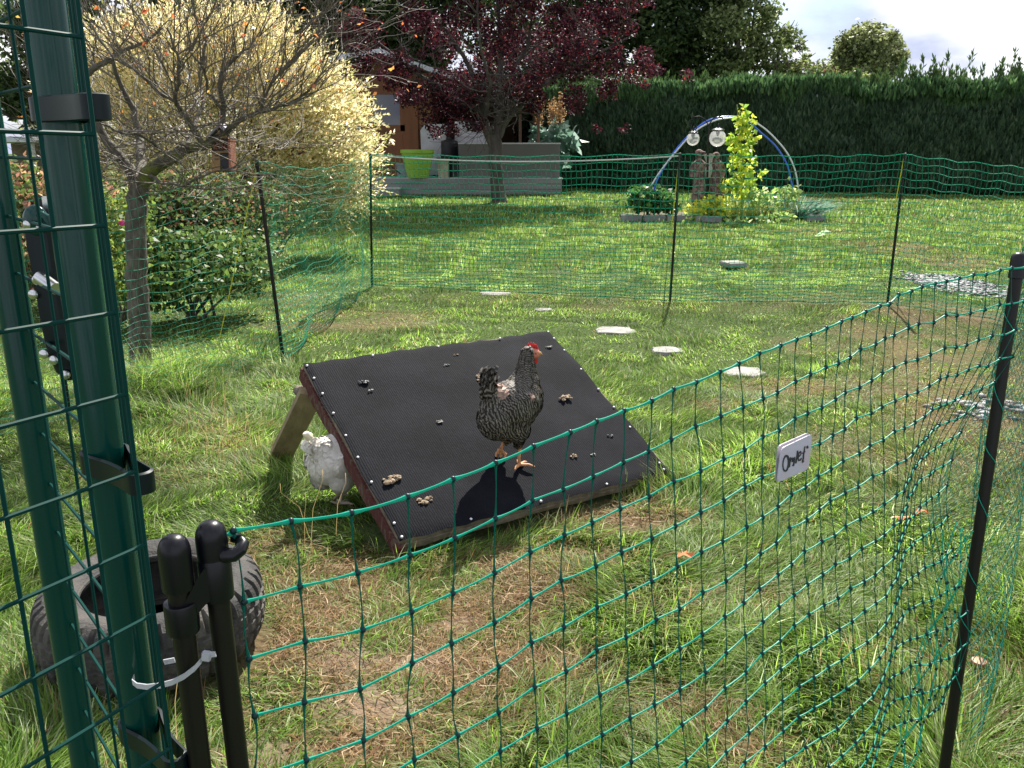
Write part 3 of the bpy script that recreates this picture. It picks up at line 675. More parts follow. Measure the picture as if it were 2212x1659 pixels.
# sagging bundle of slack net beside the post, and the netting going away behind it
mb = MB()
for k in range(6):
    pts = []; a = rngn.uniform(-.05, .03); 
    for j in range(12):
        z = .56 - j * .048; t = .4 + .6 * j / 11; q = post_line(Rb, Rt, max(z, .01)); q = q + fd * (-.03 - .16 * t ** 1.6 + a * (1 - t) + .01 * math.sin(j * 1.7 + k)) + fn * (.02 * math.sin(k * 2.1 + j)); pts.append(q)
    mb.mi = 0; mb.tube(pts, .0011, n=4, cap=False)
    mb.mi = 1
    for q in pts[1::1]: mb.ell(q, (.0026, .0026, .003), nu=6, nv=4)
mb.build('slack_net', [M['net'], M['knot']], near)
def net_sheet(name, parent, A, B, cw, rows, rad, mats, seed, sag=.0, wave=.0, knots=True, topz=None, botz=.0, wn=6, n=4, stretch=.0):
    """A,B: (x,y,ztop); rows: heights as fraction from the top"""
    rng = random.Random(seed); mb = MB(); A = Vector(A); B = Vector(B); L = math.hypot(B.x - A.x, B.y - A.y); nc = max(2, int(round(L / cw)))
    d = Vector(((B.x - A.x) / L, (B.y - A.y) / L, 0)); nn = Vector((d.y, -d.x, 0)); g = []
    for i in range(nc + 1):
        t = i / nc; zt = A.z * (1 - t) + B.z * t - sag * 4 * t * (1 - t); col = []
        for f_ in rows:
            q = A.lerp(B, t); s_ = math.sin(t * wn + f_ * 5 + seed) * wave * f_ * math.sin(math.pi * min(max(t, 0), 1)) ** .4
            q = q + nn * s_ + d * (.012 * math.sin(f_ * 9 + t * 7 + seed)) * math.sin(math.pi * t)
            q.z = botz + (zt - botz) * (1 - f_) + .006 * math.sin(t * 23 + f_ * 11 + seed) + rng.uniform(-.002, .002)
            col.append(q)
        g.append(col)
    for i in range(nc + 1):
        for r in range(len(rows)):
            mb.mi = 0
            if i < nc: mb.tube([g[i][r], g[i + 1][r]], rad * (1.35 if r == 0 else 1), n=n, cap=False)
            if r + 1 < len(rows): mb.tube([g[i][r], g[i][r + 1]], rad * .62, n=3, cap=False)
            if knots:
                mb.mi = 1; q = g[i][r]; k = rad * 2.0
                mb.add([q + Vector(v) * k for v in ((1, 0, 0), (0, 1, 0), (-1, 0, 0), (0, -1, 0), (0, 0, 1.1), (0, 0, -1.1))], [(0, 1, 4), (1, 2, 4), (2, 3, 4), (3, 0, 4), (1, 0, 5), (2, 1, 5), (3, 2, 5), (0, 3, 5)])
    return mb.build(name, mats, parent, smooth=False)
ROWS = []
zf = 0
for k in range(60):
    ROWS.append(min(zf, 1.0)); zf += (.050 if k < 12 else .030 if k < 22 else .022)
    if zf >= 1.0: ROWS.append(1.0); break
far_r = Vector((2.62, 4.35, .93))
net_sheet('net', near, (Rt.x + .01, Rt.y + .01, Rt.z - .03), far_r, .045, ROWS, .0008, [M['net_shaded'], M['knot']], 3, sag=.05, wave=.16, wn=9)

# sign hanging on the netting
def sp(a, b, off=.008): return onplane(1635 + .0992 * a, 905.2 + .0992 * b, E0 + fn * off, fn)
sign = empty('sign', sp(790, 860)); tag(sign, 'small white plastic sign with black lettering hanging on the front netting', 'sign')
def plate(cs, off, th, rad=.12):
    P4 = [Vector(c) for c in cs]; pts = []
    for k in range(4):
        p, a, b = P4[k], P4[k - 1], P4[(k + 1) % 4]
        for j in range(4): t = j / 3; pts.append((p + (a - p) * rad).lerp(p, t) .lerp(p.lerp(p + (b - p) * rad, t), t))
    n = len(pts); mb = MB(); f = [p + fn * off for p in pts]; b_ = [p + fn * (off - th) for p in pts]
    mb.add(f + b_, [tuple(range(n)), tuple(reversed(range(n, 2 * n)))] + [(k, n + k, n + (k + 1) % n, (k + 1) % n) for k in range(n)]); return mb
front = [sp(530, 640, .034), sp(1208, 318, .034), sp(1128, 1085, .034), sp(440, 1392, .034)]
plate(front, .0, .0012).build('front_plate', mat('sign_plastic', (.60, .58, .68), .25, noise=((.66, .50, .56), 25, .5, .75), trans=.15), sign, smooth=False)  # pinkish mottling is a reflected tint painted into the plastic
back = [sp(455, 590, .026), sp(1150, 280, .026), sp(1080, 1050, .026), sp(396, 1375, .026)]
plate(back, .0, .0012).build('back_plate', mat('sign_plastic_back', (.55, .52, .56), .3, trans=.2), sign, smooth=False)
def strokes(mb, pts, w, off=.0343):
    q = [sp(a, b, off) for a, b in pts]; ws = w if isinstance(w, list) else [w] * len(q)
    pts3 = q; prev = None
    for i, p in enumerate(pts3):
        t = (pts3[min(i + 1, len(q) - 1)] - pts3[max(i - 1, 0)]).normalized(); sd_ = t.cross(fn).normalized() * ws[i]
        cur = [p - sd_, p + sd_, p + sd_ + fn * .0006, p - sd_ + fn * .0006]
        if prev: mb.add(prev + cur, [(0, 1, 5, 4), (1, 2, 6, 5), (2, 3, 7, 6), (3, 0, 4, 7)])
        prev = cur
U = .0992 / FPX * 1.25 * .5
mb = MB(); w1 = 40 * U
strokes(mb, [(628 + 62 * math.cos(a) + 12 * math.sin(a) * -1, 965 + 165 * math.sin(a)) for a in [k * math.pi / 12 - 1.2 for k in range(25)]], [w1 * (1.0 + .3 * math.sin(k * math.pi / 12 + .6)) for k in range(25)])
strokes(mb, [(728, 835), (722, 920), (704, 1050)], w1 * .8)
strokes(mb, [(722, 930), (745, 865), (772, 850), (778, 890), (770, 935)], w1 * .9)
strokes(mb, [(770, 935), (795, 850), (818, 835), (818, 880), (806, 950), (788, 1022)], [w1 * .8, w1 * .8, w1 * .9, w1, w1 * 1.1, w1 * 1.2])
strokes(mb, [(884, 690), (874, 790), (860, 880), (848, 965)], w1 * .9)
strokes(mb, [(908, 815), (942, 790), (962, 745), (948, 708), (918, 730), (900, 790), (896, 860), (910, 900), (945, 890), (968, 850)], w1 * .8)
strokes(mb, [(1046, 595), (1030, 680), (1014, 780), (1008, 860), (996, 905), (1010, 935)], [w1 * .6, w1 * .8, w1 * .9, w1, w1 * 1.3, w1 * 1.3])
strokes(mb, [(988, 745), (1018, 728), (1050, 706)], w1 * .6)
strokes(mb, [(1098 + 16 * math.cos(a), 610 + 24 * math.sin(a)) for a in [k * math.pi / 5 for k in range(11)]], w1 * .4)
strokes(mb, [(1092, 600), (1098, 622)], w1 * .4)
mb.build('lettering', mat('sign_ink', (.035, .03, .045), .4), sign, smooth=False)

# screw peg standing in the grass beyond the right post
b = G(2113, 1440); peg = empty('ground_peg', b); tag(peg, 'thin zinc rod with a round washer standing in the grass right of the post', 'peg')
mb = MB(); t = P(2138, 1292, b.y + .01); mb.tube([b, t], .0016, n=8); mb.tube([t + Vector((-.004, 0, -.006)), t + Vector((0, 0, .004)), t + Vector((.004, 0, -.006))], .0022, n=7); mb.build('rod', M['steel'], peg)
mb = MB(); mb.lathe([(.004, .012), (.017, .010), (.019, .013), (.017, .017), (.004, .02)], b, n=22); mb.build('washer', M['rust'], peg)

# ------------------------------------------------------------------ far netting
fb = [G(-260, 1010), G(150, 900), G(613, 777), G(803, 616), G(1447, 650), G(1917, 655), G(2330, 720)]
ftop = [P(-300, 440, fb[0].y), P(90, 430, fb[1].y), P(555, 350, fb[2].y), P(800, 335, fb[3].y), P(1469, 334, fb[4].y), P(1956, 334, fb[5].y), P(2345, 372, fb[6].y)]
far = empty('far_netting_fence', fb[4]); tag(far, 'green netting on thin black posts round the back of the hen run', 'netting')
M2 = [M['net_far'], M['knot']]
for k in range(6):
    a, b = ftop[k], ftop[k + 1]
    dist = (a.y + b.y) / 2; rad = (.0013 + .00038 * max(dist - 3.5, 0)) * (.72 if k <= 2 else 1)
    rng = random.Random(k); mb = MB()
    A0, B0 = fb[k], fb[k + 1]; L = (B0 - A0).length; nc = int(round(L / .043)); 
    g = []
    for i in range(nc + 1):
        t = i / nc; col = []; sg = (.012 if k not in (1, 2) else .07) * 4 * t * (1 - t)
        for f_ in ROWS:
            top = a.lerp(b, t); bot = A0.lerp(B0, t); bot.z = -.01
            bulge = (.08 if k == 1 else .10 if k == 2 else .05)
            q = top.lerp(bot, f_); dd = (B0 - A0).normalized(); nn = Vector((dd.y, -dd.x, 0))
            q = q + nn * (bulge * math.sin(math.pi * t) * math.sin(f_ * 6.5 + k) * math.sin(math.pi * f_) + .02 * math.sin(t * 21 + f_ * 6)) + dd * (.02 * math.sin(f_ * 8 + t * 5 + k) * math.sin(math.pi * t))
            q.z = q.z - sg * (1 - f_) ** 1.2 + .007 * math.sin(t * 33 + f_ * 14) + rng.uniform(-.002, .002); q.z = max(q.z, .004)
            col.append(q)
        g.append(col)
    for i in range(nc + 1):
        for r in range(len(ROWS)):
            mb.mi = 0
            if i < nc: mb.tube([g[i][r], g[i + 1][r]], rad * (1.3 if r == 0 else 1), n=4, cap=False)
            if r + 1 < len(ROWS): mb.tube([g[i][r], g[i][r + 1]], rad * .55, n=3, cap=False)
            mb.mi = 1; q = g[i][r]; kk = rad * 1.9
            mb.add([q + Vector(v) * kk for v in ((1, 0, 0), (0, 1, 0), (-1, 0, 0), (0, -1, 0), (0, 0, 1), (0, 0, -1))], [(0, 1, 4), (1, 2, 4), (2, 3, 4), (3, 0, 4), (1, 0, 5), (2, 1, 5), (3, 2, 5), (0, 3, 5)])
    mb.build('net', M2, far, smooth=False)
for k in range(7):
    mb = MB(); mb.tube([fb[k] + Vector((0, 0, -.05)), ftop[k] + Vector((0, 0, .0))], .0105 if k > 1 else .009, n=10)
    mb.lathe([(.013, -.03), (.0135, .0), (.009, .012), (0, .014)], ftop[k], n=10); mb.build('post', M['black_post'], far)
# guy strings
def guy(p0, p1, r, mname, name, lab, cat, group=None, sagz=0.0):
    mb = MB(); n = 10; mb.tube([p0.lerp(p1, i / n) + Vector((0, 0, -sagz * 4 * (i / n) * (1 - i / n))) for i in range(n + 1)], r, n=5); tag(mb.build(name, M[mname]), lab, cat, group)
guy(ftop[2] + Vector((0, 0, -.02)), G(473, 737), .0028, 'yellow', 'guy_string', 'yellow guy string staked left of the leaning black post', 'string', 'yellow guy strings of the netting')
guy(ftop[3] + Vector((0, 0, -.02)), G(770, 551), .004, 'yellow', 'guy_string', 'yellow guy string of the post in front of the summerhouse deck', 'string', 'yellow guy strings of the netting')
guy(ftop[4] + Vector((0, .02, -.02)), G(1438, 600), .0045, 'yellow', 'guy_string', 'yellow guy string of the post in front of the statue', 'string', 'yellow guy strings of the netting')
guy(ftop[5] + Vector((0, .02, -.02)), G(1903, 600), .0045, 'yellow', 'guy_string', 'yellow guy string of the post right of the arch', 'string', 'yellow guy strings of the netting')
guy(ftop[3], ftop[4] + Vector((0, 0, -.01)), .006, 'rope', 'rope', 'pale rope strung along the top of the far netting', 'rope', sagz=.05)
# ------------------------------------------------------------------ lean-to ramp board
BL = Vector((-.346, 2.39, .04)); BR = Vector((.597, 2.99, .04))
eu = (BR - BL).normalized(); back = Vector((-eu.y, eu.x, 0)); TL = BL + back * .814 + Vector((0, 0, .392)); ev = (TL - BL).normalized(); LV = (TL - BL).length; LU = (BR - BL).length
en = eu.cross(ev).normalized()
def bp_(u, v, h=0.0): return BL + eu * u + ev * v + en * h
shel = empty('ramp_shelter', BL.copy()); shel.location.z = 0
tag(shel, 'sloping black felt board propped up as a shelter, red painted side and white nail heads', 'shelter')
def feltmat():
    m = bpy.data.materials.new('ribbed_black_felt'); m.use_nodes = True; nt = m.node_tree; b = nt.nodes['Principled BSDF']
    uv = nt.nodes.new('ShaderNodeAttribute'); uv.attribute_name = 'Col'     # board coordinates in metres
    w = nt.nodes.new('ShaderNodeTexWave'); w.wave_type = 'BANDS'; w.bands_direction = 'X'; w.inputs['Scale'].default_value = 38; w.inputs['Distortion'].default_value = 3.5; w.inputs['Detail'].default_value = 3; w.inputs['Detail Scale'].default_value = 4
    mpn = nt.nodes.new('ShaderNodeMapping'); mpn.inputs['Scale'].default_value = (1, .45, 1); nt.links.new(uv.outputs['Vector'], mpn.inputs['Vector'])
    nt.links.new(mpn.outputs['Vector'], w.inputs['Vector'])
    n = nt.nodes.new('ShaderNodeTexNoise'); n.inputs['Scale'].default_value = 4; n.inputs['Detail'].default_value = 8; n.inputs['Roughness'].default_value = .65; nt.links.new(uv.outputs['Vector'], n.inputs['Vector'])
    r = nt.nodes.new('ShaderNodeValToRGB'); r.color_ramp.elements[0].position = .40; r.color_ramp.elements[1].position = .72; r.color_ramp.elements[0].color = (.0036, .0042, .0064, 1); r.color_ramp.elements[1].color = (.0110, .0122, .0165, 1)
    nt.links.new(n.outputs['Fac'], r.inputs['Fac'])
    n3 = nt.nodes.new('ShaderNodeTexNoise'); n3.inputs['Scale'].default_value = 110; n3.inputs['Detail'].default_value = 3; nt.links.new(uv.outputs['Vector'], n3.inputs['Vector'])
    r3 = nt.nodes.new('ShaderNodeValToRGB'); r3.color_ramp.elements[0].position = .68; r3.color_ramp.elements[1].position = .78; nt.links.new(n3.outputs['Fac'], r3.inputs['Fac'])
    mx_ = nt.nodes.new('ShaderNodeMix'); mx_.data_type = 'RGBA'; nt.links.new(r3.outputs['Color'], mx_.inputs[0]); nt.links.new(r.outputs['Color'], mx_.inputs[6]); mx_.inputs[7].default_value = (.03, .028, .028, 1)
    nt.links.new(mx_.outputs[2], b.inputs['Base Color']); b.inputs['Roughness'].default_value = .8; b.inputs['Specular IOR Level'].default_value = .08
    ad = nt.nodes.new('ShaderNodeMath'); ad.operation = 'MULTIPLY_ADD'; ad.inputs[1].default_value = .5; nt.links.new(n3.outputs['Fac'], ad.inputs[0]); nt.links.new(w.outputs['Fac'], ad.inputs[2])
    bp = nt.nodes.new('ShaderNodeBump'); bp.inputs['Strength'].default_value = .38; bp.inputs['Distance'].default_value = .003; nt.links.new(ad.outputs[0], bp.inputs['Height']); nt.links.new(bp.outputs['Normal'], b.inputs['Normal'])
    return m
nu, nv = 60, 48; Vb = []; Cb = []
for j in range(nv + 1):
    for i in range(nu + 1):
        u = LU * i / nu; v = LV * j / nv
        wob = .0035 * math.sin(i * .9 + j * .3) * (1 if (i in (0, nu) or j in (0, nv)) else .3)
        uu = u + (wob if i in (0, nu) else 0); vv = v + (wob if j in (0, nv) else 0)
        hh = .010 + .0022 * math.sin(u * 9 + v * 4) + .0015 * math.sin(v * 17 + u * 3) - (.004 if i in (0, nu) or j in (0, nv) else 0)
        Vb.append(bp_(uu, vv, hh)); Cb.append((u, v, 0))
i = (np.arange(nv)[:, None] * (nu + 1) + np.arange(nu)[None]).ravel(); Fb = np.stack([i, i + 1, i + nu + 2, i + nu + 1], 1)
npmesh('felt', np.array([tuple(v) for v in Vb]), Fb, [feltmat()], np.array(Cb), parent=shel, smooth=True)
mb = MB(); mb.hexa([bp_(0.004, .004, -.012), bp_(LU - .004, .004, -.012), bp_(LU - .004, LV - .004, -.012), bp_(.004, LV - .004, -.012)], [bp_(0.004, .004, .004), bp_(LU - .004, .004, .004), bp_(LU - .004, LV - .004, .004), bp_(.004, LV - .004, .004)])
mb.build('board', M['batten'], shel, smooth=False)
def beam(name, m, u0, v0, u1, v1, h0, h1, seed=0, wob=.003):
    rng = random.Random(seed); mb = MB(); n = 14; prev = None; du, dv = (u1 - u0), (v1 - v0); along_v = abs(dv) > abs(du)
    for k in range(n + 1):
        t = k / n; w = lambda: rng.uniform(-wob, wob)
        if along_v: v = v0 + dv * t; cur = [bp_(u0 + w(), v, h0 + w()), bp_(u1 + w(), v, h0 + w()), bp_(u1, v, h1), bp_(u0 + w() * .5, v, h1)]
        else: u = u0 + du * t; cur = [bp_(u, v0 + w(), h0 + w()), bp_(u, v1 + w(), h0 + w()), bp_(u, v1, h1), bp_(u, v0 + w() * .5, h1)]
        if prev: mb.add(prev + cur, [(0, 1, 5, 4), (1, 2, 6, 5), (2, 3, 7, 6), (3, 0, 4, 7)])
        else: mb.add(cur, [(3, 2, 1, 0)])
        prev = cur
    mb.add(prev, [(0, 1, 2, 3)]); return mb.build(name, m, shel, smooth=False)
beam('side_rail', M['redwood'], -.004, -.012, .024, LV + .004, -.068, -.013, 1)
beam('side_rail', M['redwood'], LU - .024, .004, LU + .002, LV, -.060, -.013, 2)
beam('front_batten', M['batten'], .02, -.002, LU - .026, .03, -.035, -.013, 3)
beam('back_batten', M['batten'], .02, LV - .03, LU - .026, LV, -.05, -.013, 4)
# propping planks
def prop(top, foot, wdir, w, th, nm='prop_leg'):
    ax = (top - foot).normalized(); wd = (wdir - ax * wdir.dot(ax)).normalized(); td = ax.cross(wd)
    mb = MB(); b4 = [foot + wd * a * w / 2 + td * b * th / 2 for a, b in ((-1, -1), (1, -1), (1, 1), (-1, 1))]; t4 = [q + (top - foot) for q in b4]; mb.hexa(b4, t4); return mb.build(nm, M['plank'], shel, smooth=False)
top1 = P(668, 858, 3.05); foot1 = G(598, 990); foot1.z = -.02
prop(top1 + (top1 - foot1).normalized() * .03, foot1, eu * .9 + Vector((0, -.35, 0)), .085, .034)
top2 = bp_(LU - .05, LV - .05, -.06); prop(top2, Vector((top2.x - .18, top2.y + .28, -.02)), eu, .085, .034)
mb = MB(); q = P(652, 848, 3.08); mb.tube([q + back * -.01, q + back * .035], .022, n=14); mb.build('prop_bolt', M['batten'], shel)
# nail heads: pixel positions read off the photo, put on the board
NAILS = [(660, 795), (668, 816), (682, 833), (687, 826), (729, 823)]
nails_px = []
for x, y in [(255, 293), (284, 355), (328, 429), (380, 524), (441, 632), (503, 737), (568, 857), (678, 1056), (715, 1122), (575, 244), (886, 192), (1178, 145), (1436, 103), (1480, 158), (1523, 216), (1598, 309), (1671, 406), (1742, 494), (1820, 591), (1963, 765), (2005, 820), (1726, 890), (1400, 964), (1058, 1048)]:
    nails_px.append(((1000 + x * .8137) / 1.8228, (1200 + y * .8137) / 1.8228))
first = None
for px, py in nails_px:
    q = onplane(px, py, bp_(0, 0, .012), en)
    u = min(max((q - BL).dot(eu), .012), LU - .012); v = min(max((q - BL).dot(ev), .012), LV - .012); q = bp_(u, v, .0125)
    if first is None:
        mb = MB(); mb.lathe([(.0043, -.004), (.0043, .0006), (.0034, .0014), (0, .0018)], (0, 0, 0), n=12, axis=en.to_track_quat('Z', 'Y').to_matrix()); first = mb.build('nail_head', M['pin'], shel, world_space=False); o = first
    else: o = first.copy(); COL.objects.link(o); o.parent = shel
    o.location = q - shel.location
# droppings on the felt
drops = [((1090, 352), .016, 4, 'tan crumbly dropping left of the barred hen, upper part of a broken trail', 0), ((1098, 378), .014, 3, 'tan crumbly dropping just below another one left of the barred hen', 0), ((1505, 453), .022, 5, 'long tan dropping on the felt right of the barred hen', 0),
         ((664, 850), .026, 6, 'brown dropping near the red side rail of the ramp', 0), ((830, 952), .022, 6, 'round brown dropping near the lower edge of the ramp', 0), ((530, 375), .016, 5, 'dark dropping with white flecks at the upper left of the felt', 1),
         ((930, 293), .013, 4, 'small dark dropping near the top edge of the felt', 1), ((563, 415), .009, 3, 'whitish speck of dropping below the dark one', 2), ((1722, 634), .010, 3, 'small dark dropping at the right side of the felt', 1),
         ((1640, 726), .009, 3, 'pale speck of dropping at the lower right of the felt', 2), ((975, 243), .010, 3, 'small tan dropping near the top edge of the felt', 0), ((1545, 735), .014, 4, 'curled olive dropping at the right of the felt', 0), ((1426, 205), .012, 4, 'pale flaky dropping near the top right corner', 2), ((900, 565), .010, 4, 'faint pale dropping in the middle of the felt', 2)]
for k, ((x, y), r, n, lab, kind) in enumerate(drops):
    px, py = (1000 + x * .8137) / 1.8228, (1200 + y * .8137) / 1.8228; rng = random.Random(100 + k); q = onplane(px, py, bp_(0, 0, .012), en); mb = MB()
    for j in range(n * 3):
        off = eu * rng.uniform(-r, r) * (1.1 if k not in (0, 1) else .5) + ev * rng.uniform(-r, r) * (.5 if k not in (0, 1) else 1.2); s = r * rng.uniform(.18, .38)
        mb.ell(q + off + en * s * .5, (s * rng.uniform(.8, 1.5), s, s * (.7 if kind != 2 else .25)), Matrix.Rotation(rng.uniform(0, 3), 3, 'Z'), 7, 5, .2, rng)
    tag(mb.build('dropping', [M['dung'], M['dung_dark'], M['stone']][kind]), lab, 'dropping', 'droppings on the felt board')

# ------------------------------------------------------------------ tyre lying in the grass
ty = empty('car_tyre', TYRE_C); tag(ty, 'old dusty car tyre lying flat in the grass behind the gate posts', 'tyre')
mb = MB(); n = 180
prof = [(.190, .012), (.215, .004), (.262, .004), (.284, .016), (.293, .034), (.297, .052), (.290, .056), (.290, .062), (.299, .066), (.300, .088), (.293, .091), (.293, .097), (.300, .100), (.299, .120), (.291, .124), (.291, .130), (.297, .134), (.293, .152), (.284, .170), (.262, .186), (.240, .192), (.228, .190), (.214, .188), (.200, .182), (.187, .176), (.180, .168), (.180, .160)]
def wob(j, k):
    s = 1.0
    if j in (3, 4, 5, 16, 17, 18) and k % 4 == 0: s = .945
    if j in (8, 9, 12, 13) and k % 4 == 1: s = .982
    if j in (19,) and k % 3 == 0: s = .985
    return s
SCT = .90
mb.lathe([(r * SCT, z * .95) for r, z in prof] + [(r * SCT, z * .95) for r, z in [(.184, .150), (.235, .14), (.27, .11), (.275, .09), (.27, .06), (.235, .035), (.190, .030), (.190, .012)]], TYRE_C, n=n, wob=wob)
mb.build('tread', M['rubber'], ty, angle=28)
for rr, z in ((.182 * .9, .166 * .95), (.192 * .9, .016)):
    mb = MB(); mb.tube([TYRE_C + Vector((rr * math.cos(a), rr * math.sin(a), z)) for a in [2 * math.pi * k / 64 for k in range(64)]], .006, n=8, closed=True); mb.build('bead', M['rubber'], ty)
mb = MB(); mb.lathe([(.0, .006), (.10, .010), (.17, .008)], TYRE_C, n=24); mb.build('soil_inside', mat('damp_soil', (.05, .045, .028), .95, noise=((.09, .09, .035), 25, .4, .7), bump=1, bscale=60), ty)

# ------------------------------------------------------------------ hens
def hen(name, lab, loc, rz, ells, pal, bar, n_feather, seed, shankm, head=True, legs=(), comb=True, S=1.0, lift=.10, basecol=(.05, .045, .04), flow_tail=1.0, flen=.030):
    root = empty(name, loc, rz); tag(root, lab, 'hen')
    bm = MB()
    for c, r, pitch in ells: bm.ell(Vector(c) * S, Vector(r) * S, Matrix.Rotation(-R(pitch), 3, 'Y'), 20, 14)
    o = bm.build('body', mat(name + '_down', basecol, .85, bump=.4, bscale=120), None)
    md = o.modifiers.new('r', 'REMESH'); md.mode = 'VOXEL'; md.voxel_size = .0065 * S
    ms = o.modifiers.new('s', 'SMOOTH'); ms.factor = .6; ms.iterations = 9
    dg = bpy.context.evaluated_depsgraph_get(); me = bpy.data.meshes.new_from_object(o.evaluated_get(dg)); o.modifiers.clear(); old = o.data; o.data = me; bpy.data.meshes.remove(old)
    me.polygons.foreach_set('use_smooth', [True] * len(me.polygons)); o.parent = root
    # plumage: overlapping barred feathers lying along the body
    rs = np.random.RandomState(seed); nf = len(me.polygons); cen = np.zeros(nf * 3); me.polygons.foreach_get('center', cen); nor = np.zeros(nf * 3); me.polygons.foreach_get('normal', nor)
    cen = cen.reshape(-1, 3); nor = nor.reshape(-1, 3); pick = rs.choice(nf, n_feather); c = cen[pick]; nr = nor[pick]
    hx, hz = .10 * S, .395 * S
    if head: keep = ~((c[:, 2] > .405 * S) & (c[:, 0] > .101 * S)); c, nr = c[keep], nr[keep]
    n = len(c); x, z = c[:, 0] / S, c[:, 2] / S
    flow = np.tile(np.array([-1.0, 0, -.30]), (n, 1))
    neck = np.clip((z - .29) / .05, 0, 1) * (x > 0.0); flow = flow * (1 - neck[:, None]) + np.array([-.35, 0, -1.0]) * neck[:, None]
    tail = np.clip((-.07 - x) / .05, 0, 1) * np.clip((z - .23) / .05, 0, 1) * flow_tail; flow = flow * (1 - tail[:, None]) + np.array([-.45, 0, 1.0]) * tail[:, None]
    low = np.clip((.19 - z) / .05, 0, 1); flow = flow * (1 - low[:, None]) + np.array([-.5, 0, -1.0]) * low[:, None]
    flow += rs.randn(n, 3) * .16; d = unit(flow - nr * (flow * nr).sum(1, keepdims=True)); d = unit(d + nr * (lift + lift * rs.rand(n, 1)))
    side = unit(np.cross(nr, d)); Lf = flen * S * (.75 + .5 * rs.rand(n)) * (1 - .45 * neck) * (1 - .2 * low) * (1 + .7 * tail); Wf = Lf * (.55 - .1 * neck)
    st = 9; rows = []
    for k in range(st + 1):
        t = k / st; w = Wf * (math.sin(math.pi * min(t * .55 + .25, 1.0)) if t < .9 else .35) * .5; p = c + nr * .001 + d * (Lf * t)[:, None] + nr * (Lf * .10 * math.sin(math.pi * t))[:, None] - nr * (Lf * .06 * t * t)[:, None]
        rows.append(p - side * w[:, None]); rows.append(p + side * w[:, None])
    V = np.stack(rows, 1).reshape(-1, 3); kk = 2 * (st + 1); b0 = np.arange(n)[:, None] * kk; F = np.concatenate([b0 + [[2 * q, 2 * q + 1, 2 * q + 3, 2 * q + 2]] for q in range(st)])
    dark, light = np.array(pal[0]), np.array(pal[1]); tone = (.75 + .5 * rs.rand(n, 1)); cols = np.zeros((n, kk, 3)); ph = rs.randint(0, 3, n)
    for k in range(st + 1):
        if bar: on = (((k + ph) % 3) == 0)[:, None]; cc = np.where(on, light * tone, dark * tone)
        else: cc = (light * (1 - .25 * (k == st)) * (.78 + .22 * tone))
        cols[:, 2 * k] = cc; cols[:, 2 * k + 1] = cc
    if bar:   # pinkish brown worn saddle and wing patch
        for sx, sy, sz, rr in ((-.055, .0, .318, .042), (.03, -.078, .285, .014)):
            d_ = np.sqrt(((x - sx) / 1) ** 2 + (c[:, 1] / S - sy) ** 2 + (z - sz) ** 2); m_ = (d_ < rr)
            cols[m_] = cols[m_] * .3 + np.array([.34, .22, .17]) * (.7 + .5 * rs.rand(m_.sum(), 1, 1))
    pl = npmesh('plumage', V, F, [M['feather']], cols.reshape(-1, 3), parent=root, world_space=False, smooth=True)
    # legs
    for L in legs:
        mb = MB(); ax = [Vector(p) * S for p in L['shank']]; mb.tube(ax, L.get('r', [.009, .0062, .0055, .006]), n=10)
        for toe in L['toes']:
            pts = [ax[-1]] + [Vector(p) * S for p in toe]; mb.tube(pts, [.0062] + [.0052] * (len(toe) - 1) + [.002], n=8)
        mb.build('leg', shankm, root, world_space=False)
    return root
Sc = .93
ft = onplane(1122, 1007, bp_(0, 0, .012), en)
ells = [((0, 0, .235), (.142, .094, .098), 14), ((.07, 0, .262), (.080, .078, .092), 20), ((-.085, 0, .205), (.082, .076, .076), 10), ((-.04, 0, .175), (.075, .07, .05), 0),
        ((.0, .045, .165), (.05, .038, .055), 0), ((.0, -.045, .165), (.05, .038, .055), 0), ((.01, .035, .12), (.022, .02, .035), 0), ((.01, -.035, .12), (.022, .02, .035), 0),
        ((.085, 0, .315), (.062, .055, .060), 10), ((.093, 0, .355), (.045, .040, .050), 0), ((.098, 0, .395), (.034, .030, .040), 0), ((.108, 0, .425), (.034, .0265, .027), 0), ((.125, 0, .418), (.022, .018, .019), 0),
        ((-.105, 0, .255), (.050, .042, .080), -22), ((-.132, 0, .318), (.024, .018, .055), -12), ((.0, .078, .245), (.085, .018, .055), 10), ((.0, -.078, .245), (.085, .018, .055), 10)]
hz_rot = R(48)
stand = {'shank': [(.012, -.035, .12), (.010, -.035, .085), (.004, -.035, .04), (.006, -.035, .010)], 'toes': [[(.040, -.030, .010), (.062, -.028, .004)], [(.030, -.060, .010), (.046, -.078, .002)], [(.030, -.005, .012), (.048, .012, .008)], [(-.018, -.040, .008), (-.032, -.046, .004)]]}
lift = {'shank': [(.012, .035, .13), (.008, .035, .105), (-.016, .035, .072), (-.022, .035, .060)], 'toes': [[(-.016, .040, .035), (-.026, .040, .018)], [(-.006, .024, .040), (-.014, .022, .026)], [(-.028, .052, .042), (-.036, .050, .026)], [(-.040, .030, .066), (-.048, .030, .056)]]}
ells = [((c[0] * .88, c[1] * .9, c[2]), (r[0] * .88, r[1] * .9, r[2]), p_) for c, r, p_ in ells]
Rz = Matrix.Rotation(hz_rot, 3, 'Z'); base = ft - Rz @ (Vector((.006, -.035, .004)) * Sc)
h1 = hen('barred_hen', 'black and white barred hen with red comb standing on the felt board', base, hz_rot, ells, ((.014, .012, .010), (.25, .22, .18)), True, 5200, 3, M['shank'], legs=(stand, lift), S=Sc)
